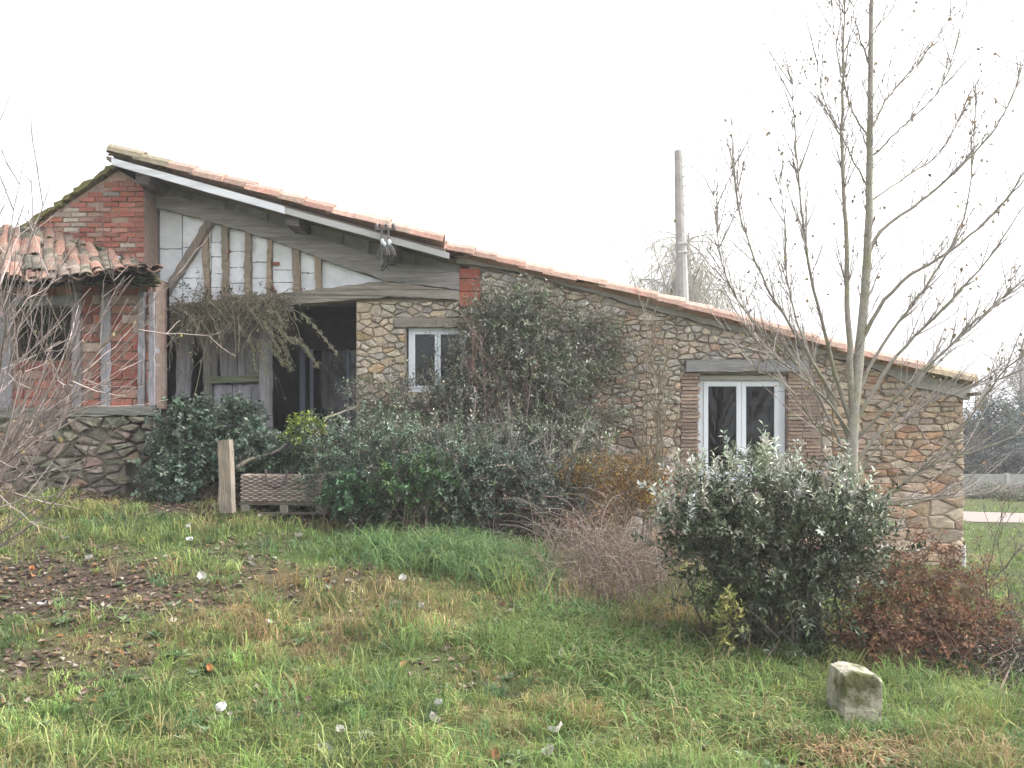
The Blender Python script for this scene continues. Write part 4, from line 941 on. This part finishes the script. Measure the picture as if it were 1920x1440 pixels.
for li, p in enumerate(LB):
    seg = np.linalg.norm(np.diff(p, axis=0), axis=1); ln = seg.sum()
    for _ in range(int(ln * 17)):
        i = R.integers(6 if li else 16, len(p) - 1); dr_ = nrm(p[i + 1] - p[i]); d = nrm(dr_ * .9 + R.normal(0, .5, 3) * [1, 1, .5] + [0, 0, .35]); l = R.uniform(.12, .85)
        s = np.linspace(0, 1, 8)[:, None]; NT.append(p[i] + d * l * s + np.array([0, 0, .18 * l]) * s ** 2 + R.normal(0, .006, (8, 3)) * s)
N2 = []
for q in NT:
    for _ in range(R.integers(0, 4)):
        i = R.integers(2, 7); d = nrm(nrm(q[7] - q[0]) + R.normal(0, .6, 3) + [0, 0, .2]); l = R.uniform(.05, .25); s = np.linspace(0, 1, 8)[:, None]; N2.append(q[i] + d * l * s + R.normal(0, .003, (8, 3)) * s)
ms = MB(); s = np.linspace(0, 1, 8)[None]
tubes(ms, np.stack(NT), .0056 * (1 - .72 * s) * R.uniform(.6, 1.2, (len(NT), 1)), np.tile((.30, .27, .25), (len(NT), 1)) * R.uniform(.7, 1.3, (len(NT), 1)), 4); tubes(ms, np.stack(N2), .0033 * (1 - .6 * s) * np.ones((len(N2), 1)), (.19, .155, .14), 3)
ms.build('twigs', M['twig'], t)
A = np.concatenate([np.stack(NT), np.stack(N2)]); k = R.integers(0, len(A), 480); ml = MB(); pp = A[k, R.integers(4, 8, len(k))]
leaves(ml, pp, R.normal(0, .5, (len(k), 3)) + [0, 0, -.9], R.normal(0, 1, (len(k), 3)), .045 * R.uniform(.5, 1.2, len(k)), .032, pick([((.24, .19, .12), 3), ((.30, .22, .12), 2), ((.17, .13, .09), 2)], len(k))); ml.build('crown', M['dry'], t)

# ------------------------------------------------------------------ small things in the garden
# leaning post
gz0 = float(ground_z(X(425, 8.1), 8.1)); mb = MB(); s = 8.1 / F
a = [P(414, 962, 8.1), P(438, 962, 8.1), P(433, 824, 8.1), P(412, 826, 8.1)]
prism(mb, [(q[0], q[2]) for q in a], 8.05, 8.17, (.25, .21, .165), .14, .003, .003); o = mb.build('wooden_post', M['wood_v']); tag(o, 'weathered wooden post standing beside the wicker trunk', 'post')
# pallet
D_ = 8.5; pal_ = thing('wooden_pallet', gp_(530, 962, D_), 'old wooden pallet lying in the grass under the wicker trunk', 'pallet'); px0, px1 = X(452, D_), X(612, D_); zb = Z(964, D_)
for y in (8.42, 8.62, 8.82):
    mb = MB(); box(mb, px0, px1, y, y + .09, zb + .105, zb + .127, (.22, .19, .16), .004); mb.build('deck_board', M['wood_h'], pal_)
mb = MB(); box(mb, px0, px1, 8.42, 8.52, zb + .0, zb + .02, (.24, .21, .18), .004); mb.build('bottom_board', M['wood_h'], pal_)
for x in (px0 + .02, (px0 + px1) / 2 - .02, px1 - .1):
    mb = MB(); box(mb, x, x + .085, 8.43, 8.9, zb + .022, zb + .103, (.30, .27, .23), .004); mb.build('block', M['wood_v'], pal_)
# wicker trunk
wk = thing('wicker_trunk', (X(528, D_), 8.62, zb + .13), 'grey woven wicker trunk with a rope handle on the pallet', 'trunk'); wx0, wx1 = X(455, D_), X(600, D_); wz0, wz1 = zb + .135, zb + .42
mb = MB(); box(mb, wx0 + .015, wx1 - .015, 8.47, 8.85, wz0, wz1, (.16, .13, .11)); mb.build('core', M['wicker'], wk)
z = wz0 + .012; k = 0
while z < wz1:
    m = MB(); xx = np.linspace(wx0, wx1, 90); ph = (k % 2) * np.pi; front = np.stack([xx, 8.46 + .012 * np.sin(xx * 62 + ph), np.full(90, z) + R.normal(0, .0015, 90)], -1)
    yy = np.linspace(8.47, 8.85, 12); rt = np.stack([wx1 - .008 + .006 * np.sin(yy * 105 + ph), yy, np.full(12, z)], -1); lf = rt[::-1].copy(); lf[:, 0] = wx0 + .008
    tubes(m, np.concatenate([lf, front, rt])[None], np.full((1, 114), .0105), np.array((.38, .32, .28)) * R.uniform(.7, 1.15), 5); m.build('weave_strand', M['wicker'], wk); z += .0205; k += 1
m = MB(); tubes(m, spline([P(498, 880, 8.42), P(502, 905, 8.4), P(515, 913, 8.4), P(528, 910, 8.4), P(540, 880, 8.42)], 20)[None], np.full((1, 20), .011), (.10, .08, .08), 6); m.build('handle', M['wicker'], wk, True)
# dead branch lying behind the trunk, plank leaning on the porch
m = MB(); limb(m, [P(425, 885, 8.7), P(470, 862, 8.75), P(520, 845, 8.8), P(545, 825, 8.9)], .03, .012, (.26, .22, .2), 16, 7, .006); tag(m.build('dead_branch', M['bark'], smooth=True), 'crooked dead branch resting above the wicker trunk', 'branch')
m = MB(); limb(m, [P(608, 785, 9.0), P(650, 770, 9.3), P(697, 752, 9.6)], .016, .013, (.17, .15, .13), 10, 6, .003); tag(m.build('wooden_pole', M['bark'], smooth=True), 'pale wooden stick leaning across the foot of the porch opening', 'stick')
# mossy stone block
D_ = 4.4; bz = float(ground_z(X(1600, D_), D_)); m = MB(); 
prof = [(1559, 1352), (1640, 1345), (1644, 1300), (1642, 1270), (1632, 1260), (1580, 1252), (1562, 1258), (1558, 1300)]
pp = np.array([(X(a, D_), Z(b, D_)) for a, b in prof]); pp[:2, 1] = bz - .06; pp[:, 0] = pp[:, 0].mean() + (pp[:, 0] - pp[:, 0].mean()) * .88; pp[2:, 1] += .015; cc = pp.mean(0); L_ = []
for dy, sc, up_ in ((-.115, .93, -.004), (-.1, .98, 0), (0, 1.0, .002), (.1, .98, .0), (.12, .92, -.01)):
    q = cc + (pp - cc) * sc; q = np.array(resample(q, .035, .0035)) if False else q; L_.append(np.column_stack([q[:, 0] + R.normal(0, .004, 8), np.full(8, D_ + dy) + R.normal(0, .004, 8), q[:, 1] + up_]))
V = np.concatenate(L_); Q = [(k * 8 + i, k * 8 + (i + 1) % 8, (k + 1) * 8 + (i + 1) % 8, (k + 1) * 8 + i) for k in range(4) for i in range(8)]
Tq = [(0, i + 1, i) for i in range(1, 7)] + [(32, 32 + i, 32 + i + 1) for i in range(1, 7)]
m.add(V, tris=Tq, quads=Q, col=(.33, .31, .25)); M['mossy'] = mat_col('mossy_stone', .95, .1, 20, .35, .8, 40, tint=(.075, .08, .03), tint_amt=.92, tint_scale=5.5)
so = m.build('stone_block', M['mossy'], smooth=True); tag(so, 'squat mossy stone block standing in the grass at lower right', 'stone')
md = so.modifiers.new('bevel', 'BEVEL'); md.width = .03; md.segments = 4; md.limit_method = 'ANGLE'; md = so.modifiers.new('sub', 'SUBSURF'); md.subdivision_type = 'SIMPLE'; md.levels = 3; md.render_levels = 3
tx_ = bpy.data.textures.new('stone_relief', 'CLOUDS'); tx_.noise_scale = .07; md = so.modifiers.new('relief', 'DISPLACE'); md.texture = tx_; md.strength = .014; md.texture_coords = 'GLOBAL'

# ------------------------------------------------------------------ far things
# concrete utility pole behind the house
DP = 24.0; up = thing('utility_pole', (X(1278, DP), DP, -.1), 'tall grey concrete utility pole rising behind the roof', 'pole'); m = MB()
tubes(m, np.array([[P(1284, 930, DP), P(1280, 570, DP), P(1275, 400, DP), P(1272, 283, DP), P(1272, 282.5, DP)]]), np.array([[.22, .185, .15, .125, .0]]), (.36, .35, .34), 10); m.build('shaft', M['concrete'], up)
m = MB()
for k in range(6):
    q = P(1280 + k * 0, 295 + k * 18, DP - .1); tubes(m, np.array([[q, q + [.1, 0, .02], q + [.12, 0, .06], q + [.12, 0, .07]]]), np.full((1, 4), .018), (.25, .25, .25), 5)
m.build('step_pegs', M['metal'], up)
for yy in (458, 474):
    m = MB(); q = P(1279, yy, DP); box(m, q[0] - .145, q[0] + .145, DP - .17, DP + .17, q[2] - .02, q[2] + .02, (.5, .5, .5)); m.build('band', M['metal'], up)
def far_tree(name, label, px, D, hpy, wpx, col, n, tl, droop=.0, ntw=5, cat='tree', r0=.12, gpy=None):
    g = np.array([X(px, D), D, float(ground_z(X(px, D), D))]); t = thing(name, g, label, cat); top = Z(hpy, D); H = top - g[2]; s = D / F
    m = MB(); tr_ = limb(m, [g, g + [.1, 0, H * .4], g + [-.05, 0, H * .75], g + [.05, 0, H * .97]], r0, .02, col, 16, 6, .02); m.build('trunk', M['twig'], t)
    m = MB(); T = []
    for _ in range(n):
        a = tr_[R.integers(5, 16)]; q = np.array([g[0] + R.normal(0, .5) * wpx * s, D + R.normal(0, .5) * wpx * s, g[2] + H * R.uniform(.45, 1.0)]); mid = (a + q) / 2 + [0, 0, .12 * H]; u = np.linspace(0, 1, 8)[:, None]
        T.append((1 - u) ** 2 * a + 2 * u * (1 - u) * mid + u ** 2 * q)
    tubes(m, np.stack(T), np.full((n, 8), r0 * .22) * (1 - .8 * np.linspace(0, 1, 8))[None], col, 3); T2 = []
    for q in T:
        for _ in range(ntw):
            i = R.integers(2, 8); d = nrm(R.normal(0, 1, 3) + [0, 0, .3 - droop * 2]); l = tl * R.uniform(.4, 1.3); u = np.linspace(0, 1, 8)[:, None]; T2.append(q[i] + d * l * u - np.array([0, 0, droop * l * 1.2]) * u ** 2)
    tubes(m, np.stack(T2), np.full((len(T2), 8), .007 * D / 20) * (1 - .6 * np.linspace(0, 1, 8))[None], col, 3); m.build('crown', M['twig'], t); return t
far_tree('weeping_tree', 'bare weeping tree behind the roof beside the utility pole', 1285, 34, 440, 190, (.33, .31, .26), 170, 1.2, .8, 12, r0=.16)
far_tree('bare_tree', 'leafless tree far behind the boundary wall at the right edge', 1915, 42, 640, 60, (.27, .24, .23), 40, .9, 0, 9)
far_tree('bare_tree', 'smaller leafless tree behind the wall just right of the house corner', 1850, 46, 705, 40, (.28, .25, .24), 30, .8, 0, 8)
# boundary wall with posts
bw = thing('boundary_wall', (15.5, 25, -.25), 'low grey concrete panel wall across the drive at far right', 'wall'); zt_, zb_ = Z(889, 25), -.32
for k in range(8):
    x0 = 11.5 + k * 2.0; m = MB(); box(m, x0 + .06, x0 + 1.94, 25.03, 25.09, zb_, zt_ - random.uniform(0, .02), np.array((.34, .34, .335)) * random.uniform(.85, 1.1)); m.build('panel', M['concrete'], bw)
    m = MB(); box(m, x0 - .055, x0 + .055, 25.0, 25.12, zb_, zt_ + .03, (.38, .38, .37)); m.build('post', M['concrete'], bw)
EV = [((.06, .085, .065), 2), ((.08, .10, .08), 2), ((.045, .065, .05), 1)]
for lab, px_, D_, hw, hh, py_ in (('rounded evergreen tree beyond the boundary wall', 1868, 33, 36, 62, 812), ('evergreen tree cut by the right picture edge beyond the wall', 1925, 34, 36, 70, 815), ('low evergreen beside the house corner beyond the wall', 1822, 35, 22, 45, 830)):
    g = (X(px_, D_), D_, -.25); t = thing('evergreen_tree', g, lab, 'tree', 'evergreens beyond the wall'); p, c = ell_points([E(px_, py_, D_, hw, hh, .8), E(px_ + 10, py_ + 25, D_, hw * .9, hh * .7, .7)], 900, .3, .25, px_)
    ml = MB(); sprays(ml, None, p, nrm(p - c) + [0, 0, .6], .35, 7, .16, .5, EV); ml.build('crown', M['leaf'], t); m = MB(); limb(m, [g, np.array(g) + [0, 0, 1.2], np.array(g) + [.05, 0, 2.4]], .12, .05, (.12, .1, .09), 8, 6); m.build('trunk', M['twig'], t)

for lab, px_ in (('dark hedge behind the boundary wall next to the house corner', 1835), ('dark hedge behind the boundary wall at the right picture edge', 1915)):
    shrub('hedge', lab, (X(px_, 28), 28, -.25), [(X(px_, 28), 28, .2, .75, .5, .95)], 700, .3, 7, .11, .5, [((.06, .07, .06), 2), ((.08, .075, .07), 2), ((.05, .055, .05), 2)], holes=.12, seed=px_, nst=30, str_=.02, cat='hedge')
for lab, px_, D_ in (('low scrubby bush on the verge in front of the boundary wall, nearer the house', 1850, 23.5), ('low scrubby bush in front of the boundary wall at the right edge', 1908, 22.5)):
    shrub('verge_bush', lab, (X(px_, D_), D_, -.22), [(X(px_, D_), D_, -.1, .55, .3, .28)], 220, .25, 6, .09, .45, [((.15, .15, .10), 2), ((.18, .14, .11), 2), ((.12, .15, .07), 2)], holes=.2, seed=px_, nst=40, str_=.012)
# ------------------------------------------------------------------ grass and litter
def blades(mb, x, y, h, w, lean, col, z=None):
    n = len(x); z = ground_z(x, y) if z is None else z; a = R.uniform(0, 2 * np.pi, n); f = R.uniform(0, 2 * np.pi, n)
    b = np.stack([x, y, z - .005], -1); s = np.stack([np.cos(f), np.sin(f), np.zeros(n)], -1) * w[:, None] * .5; l = np.stack([np.cos(a), np.sin(a), np.zeros(n)], -1) * (lean * h)[:, None]; up = np.zeros((n, 3)); up[:, 2] = h
    m = b + up * .6 + l * .35; t = b + up * (1 - .35 * np.clip(lean, 0, 1.6))[:, None] + l
    v = np.stack([b - s, b + s, m + s * .8, m - s * .8, t], 1).reshape(-1, 3); i = np.arange(n)[:, None] * 5
    mb.add(v, tris=i + [3, 2, 4], quads=i + [0, 1, 2, 3], col=np.repeat(col, 5, 0))
N = 200000
u = R.random(N); D_ = 1 / (1 / 3.2 + u * (1 / 26 - 1 / 3.2)); x = R.uniform(-.8, .8, N) * D_; y = D_
ok = ~((y > 9.7) & (x < 5.75)) & ~((np.abs(y - (18.6 - (x - 6.5) * .42)) < 1.5) & (x > 6)); x, y = x[ok], y[ok]
dr = dirt_at(x, y); ok = R.random(len(x)) > dr * .93; x, y, dr = x[ok], y[ok], dr[ok]
st_ = straw_at(x, y); tall = np.clip((fbm(x, y, .55, 41) - .45) * 3.5, 0, 1); n = len(x)
tall = np.maximum(tall, .9 * np.exp(-(((x - .3) / .55) ** 2 + ((y - 5.4) / .45) ** 2))); tall = np.maximum(tall, .8 * np.exp(-(((x - 1.2) / .7) ** 2 + ((y - 4.3) / .3) ** 2)))
h = (.03 + .13 * tall * (.3 + R.random(n))) * R.uniform(.5, 1.4, n) * (1 - .45 * dr); w = (.0032 + .0007 * y) * R.uniform(.6, 1.4, n)
tuft = np.exp((vnoise(x, y, .11, 77) - .5) * 1.0 + (vnoise(x, y, .35, 78) - .5) * .7)[:, None]
gcol = pick([((.18, .235, .07), 3), ((.145, .21, .065), 3), ((.23, .265, .09), 2), ((.125, .19, .085), 1.5)], n, .2); scol = pick([((.31, .25, .125), 2), ((.25, .195, .095), 2), ((.36, .30, .17), 1)], n, .16)
ms_ = (R.random(n) < .08 + .72 * st_)[:, None]; col = np.clip(np.where(ms_, scol, gcol) * tuft, 0, .6)
mb = MB(); blades(mb, x, y, h, w, np.abs(R.normal(.75, .5, n)), col)
nt_ = 2600; Dt = 1 / (1 / 3.3 + R.random(nt_) * (1 / 10.5 - 1 / 3.3)); xt = R.uniform(-.75, .75, nt_) * Dt; ok = (R.random(nt_) > dirt_at(xt, Dt) * .85) & ~((Dt > 9.2) & (xt < 5.75)); xt, Dt = xt[ok], Dt[ok]; nt_ = len(xt)
nb = 34; sz = R.gamma(3, .32, nt_) * (.6 + fbm(xt, Dt, .8, 91)); tx_ = np.repeat(xt, nb) + R.normal(0, .028, nt_ * nb) * np.repeat(sz, nb); ty_ = np.repeat(Dt, nb) + R.normal(0, .028, nt_ * nb) * np.repeat(sz, nb)
tstraw = R.random(nt_) < .1 + .6 * straw_at(xt, Dt); tc_ = np.where(tstraw[:, None], pick([((.30, .24, .12), 2), ((.24, .19, .09), 2)], nt_, .2), pick([((.175, .245, .075), 3), ((.13, .20, .07), 3), ((.23, .275, .10), 2), ((.095, .155, .07), 1.5)], nt_, .3))
nn_ = nt_ * nb; blades(mb, tx_, ty_, np.repeat(.085 * sz, nb) * R.uniform(.5, 1.3, nn_), (.0034 + .0006 * ty_) * R.uniform(.6, 1.3, nn_), np.abs(R.normal(.85, .45, nn_)), np.repeat(tc_, nb, 0) * R.uniform(.75, 1.25, (nn_, 1)))
tag(mb.build('grass', M['grass']), 'short rough lawn grass with straw-coloured patches', 'grass', kind='stuff')
def clump(label, px, py_, D, n, sx, sy, hm, pal, name='grass_clump', lean=.8):
    g = gp_(px, 0, D); x = g[0] + np.clip(R.normal(0, 1, n), -2, 2) * sx; y = g[1] + np.clip(R.normal(0, 1, n), -2, 2) * sy; k = y < 9.6; x, y = x[k], y[k]; n = len(x)
    mb = MB(); h = hm * R.uniform(.4, 1.25, n); b = np.stack([x, y, ground_z(x, y) - .01], -1); a = R.uniform(0, 2 * np.pi, n); l = np.stack([np.cos(a), np.sin(a) * .7, np.zeros(n)], -1) * (np.abs(R.normal(lean, .4, n)) * h)[:, None]
    K = 6; t_ = np.linspace(0, 1, K)[None, :, None]; c = b[:, None] + l[:, None] * t_ ** 1.6 + np.array([0, 0, 1.]) * h[:, None, None] * (1.5 * t_ - .95 * t_ ** 2.4)
    s = np.stack([-np.sin(a), np.cos(a), np.zeros(n)], -1) * (.0035 * R.uniform(.7, 1.4, n))[:, None]; ww = np.array([.8, 1, 1, .8, .5, .1])[None, :, None]
    v = np.stack([c - s[:, None] * ww, c + s[:, None] * ww], 2).reshape(-1, 3); i = (np.arange(n) * K * 2)[:, None] + np.arange(K - 1)[None] * 2; i = i.reshape(-1, 1); mb.add(v, quads=i + [0, 1, 3, 2], col=np.repeat(pick(pal, n, .18), K * 2, 0))
    return tag(mb.build(name, M['grass']), label, 'grass', 'long grass clumps')
LG = [((.14, .23, .09), 3), ((.18, .265, .10), 2), ((.105, .185, .08), 2), ((.2, .22, .1), .5)]
clump('long bluish-green grass tussock below the middle of the evergreen shrubs', 860, 0, 7.5, 3800, .4, .3, .3, LG)
clump('arching green grass tussock just left of the dry brambles', 955, 0, 7.1, 1900, .22, .24, .23, LG)
clump('low green grass tussock in front of the small seedling', 700, 0, 7.6, 1500, .34, .3, .13, LG)
clump('leafy grass tuft below the dry brambles', 1085, 0, 6.1, 700, .16, .15, .13, LG)
clump('bright grass tuft left of the big glossy shrub base', 1215, 0, 5.0, 2000, .26, .25, .2, [((.11, .19, .06), 2), ((.15, .22, .07), 2), ((.28, .26, .13), 1)])
clump('straw-yellow grass tuft at the foot of the outbuilding wall', 160, 0, 8.0, 420, .28, .12, .2, [((.30, .30, .11), 2), ((.20, .24, .08), 2)])
clump('thin yellowish grass tuft by the outbuilding wall at far left', 92, 0, 8.0, 150, .06, .06, .3, [((.26, .30, .11), 2), ((.16, .22, .07), 2)], lean=.4)
clump('long green grass tussock in the middle of the lawn in front of the brambles', 1060, 0, 5.5, 2200, .3, .25, .17, [((.14, .23, .07), 2), ((.18, .26, .09), 2), ((.28, .27, .13), .8)])
clump('long grass tuft at the bottom of the picture left of the stone block', 1380, 0, 4.35, 1700, .3, .16, .15, [((.14, .22, .07), 2), ((.18, .25, .09), 2), ((.30, .26, .14), 1)])
clump('dry straw grass tuft in the bottom right corner of the lawn', 1620, 0, 3.95, 1500, .2, .12, .1, [((.28, .19, .10), 3), ((.34, .26, .15), 2), ((.14, .17, .07), 1)])
clump('grass tuft around the foot of the mossy stone block', 1640, 0, 4.22, 900, .28, .05, .085, LG)
# leaf litter
n = 26000; x = R.uniform(-5, 4.5, n); y = R.uniform(3.6, 9.3, n); ok = R.random(n) < dirt_at(x, y) * 1.1; x, y = x[ok], y[ok]; n = len(x)
mb = MB(); d = R.normal(0, 1, (n, 3)) * [1, 1, .3]; leaves(mb, np.stack([x, y, ground_z(x, y) + .012], -1), d, np.array([0, 0, 1.]) + R.normal(0, .35, (n, 3)), .06 * R.uniform(.5, 1.2, n), .045 * R.uniform(.6, 1.1, n), pick([((.14, .10, .075), 3), ((.19, .14, .10), 2), ((.10, .075, .06), 3), ((.30, .26, .22), 1.4), ((.22, .12, .06), .8)], n))
tag(mb.build('leaf_litter', M['dry']), 'brown fallen leaves covering the bare soil', 'leaf litter', kind='stuff')
# broad-leaved weeds in the turf
nw = 230; Dw = 1 / (1 / 3.5 + R.random(nw) * (1 / 8.5 - 1 / 3.5)); xw = R.uniform(-.72, .72, nw) * Dw; k6 = 7
pw = np.stack([xw, Dw, ground_z(xw, Dw) + .012], -1); aw = R.uniform(0, 6.28, (nw, 1)) + np.arange(k6)[None] * .9; dw = np.stack([np.cos(aw), np.sin(aw), np.full(aw.shape, .45)], -1) + R.normal(0, .2, (nw, k6, 3))
mb = MB(); lw = np.repeat(R.uniform(.035, .09, nw), k6); leaves(mb, np.repeat(pw, k6, 0), dw, np.tile([0, 0, 1.], (nw * k6, 1)), lw, lw * .42, np.repeat(pick([((.10, .16, .07), 3), ((.14, .19, .09), 2), ((.18, .17, .09), 1)], nw), k6, 0)); tag(mb.build('turf_weeds', M['leaf']), 'small broad-leaved weeds growing among the lawn grass', 'weeds', kind='stuff')
# single pale leaves on the lawn
def leaf_mesh(c):
    m = MB(); L_, n = .07, 7; u = np.linspace(0, 1, n); wd = np.sin(np.pi * u ** .8) ** .7 * .024 * R.uniform(.8, 1.2, n); lift = .012 * np.cos(u * 5) + .02 * (u - .5) ** 2
    V = np.concatenate([np.column_stack([u * L_ - L_ / 2, wd, lift + .012 + R.normal(0, .003, n)]), np.column_stack([u * L_ - L_ / 2, np.zeros(n), lift]), np.column_stack([u * L_ - L_ / 2, -wd, lift + .014 + R.normal(0, .003, n)])])
    m.add(V, quads=[(k, k + 1, k + 1 + n, k + n) for k in range(n - 1)] + [(k + n, k + n + 1, k + 2 * n + 1, k + 2 * n) for k in range(n - 1)], col=c); return m.mesh('fallen_leaf', M['dry'])
lms = [leaf_mesh(c) for c in ((.5, .5, .48), (.42, .40, .36), (.55, .55, .55))]; lms2 = [leaf_mesh(c) for c in ((.33, .14, .06), (.25, .12, .06))]
def on_ground(px, py):
    lo, hi = 3.0, 12.0
    for _ in range(40):
        m_ = (lo + hi) / 2; q = 820 + F * (EYE - float(ground_z(X(px, m_), m_))) / m_
        if q > py: lo = m_
        else: hi = m_
    return X(px, lo), lo, float(ground_z(X(px, lo), lo))
for px_, py_ in ((615, 1430), (1025, 1432), (755, 1100), (787, 1152), (1150, 1240), (1053, 1245), (508, 1183), (1045, 1390), (380, 1097), (470, 1061), (355, 998), (357, 1025), (820, 1340), (815, 1372), (640, 1392), (690, 1404), (410, 1350), (558, 1016), (80, 1148), (165, 1060), (120, 1022)):
    x_, y_, z_ = on_ground(px_, py_); o = inst('fallen_leaf', random.choice(lms), (x_, y_, z_ + .06), None, (random.gauss(.3, .4), random.gauss(0, .4), random.uniform(0, 6)), (random.uniform(.8, 1.35),) * 3); tag(o, 'pale whitish fallen leaf lying on the lawn', 'leaf', 'pale leaves scattered on the lawn')
for px_, py_ in ((283, 1357), (930, 1432), (1155, 1405), (60, 1075), (395, 1265)):
    x_, y_, z_ = on_ground(px_, py_); o = inst('fallen_leaf', random.choice(lms2), (x_, y_, z_ + .035), None, (random.gauss(.2, .3), random.gauss(0, .3), random.uniform(0, 6)), (random.uniform(.6, 1.0),) * 3); tag(o, 'rust-orange fallen leaf lying on the lawn', 'leaf', 'orange leaves scattered on the lawn')

# ------------------------------------------------------------------ faint winter mist, its density also standing in for lens glare
hz_m = bpy.data.materials.new('haze'); hz_m.use_nodes = True; nt = hz_m.node_tree; nt.nodes.remove(nt.nodes['Principled BSDF'])
pv = nt.nodes.new('ShaderNodeVolumePrincipled'); pv.inputs['Color'].default_value = (.95, .96, 1, 1); pv.inputs['Density'].default_value = .0021; nt.links.new(pv.outputs[0], nt.nodes['Material Output'].inputs['Volume'])
mb = MB(); box(mb, -1600, 1600, -700, 3100, -2.5, 16); hz = mb.build('haze', hz_m); tag(hz, 'thin pale winter haze over the whole place, partly standing in for lens glare', 'haze', kind='stuff')
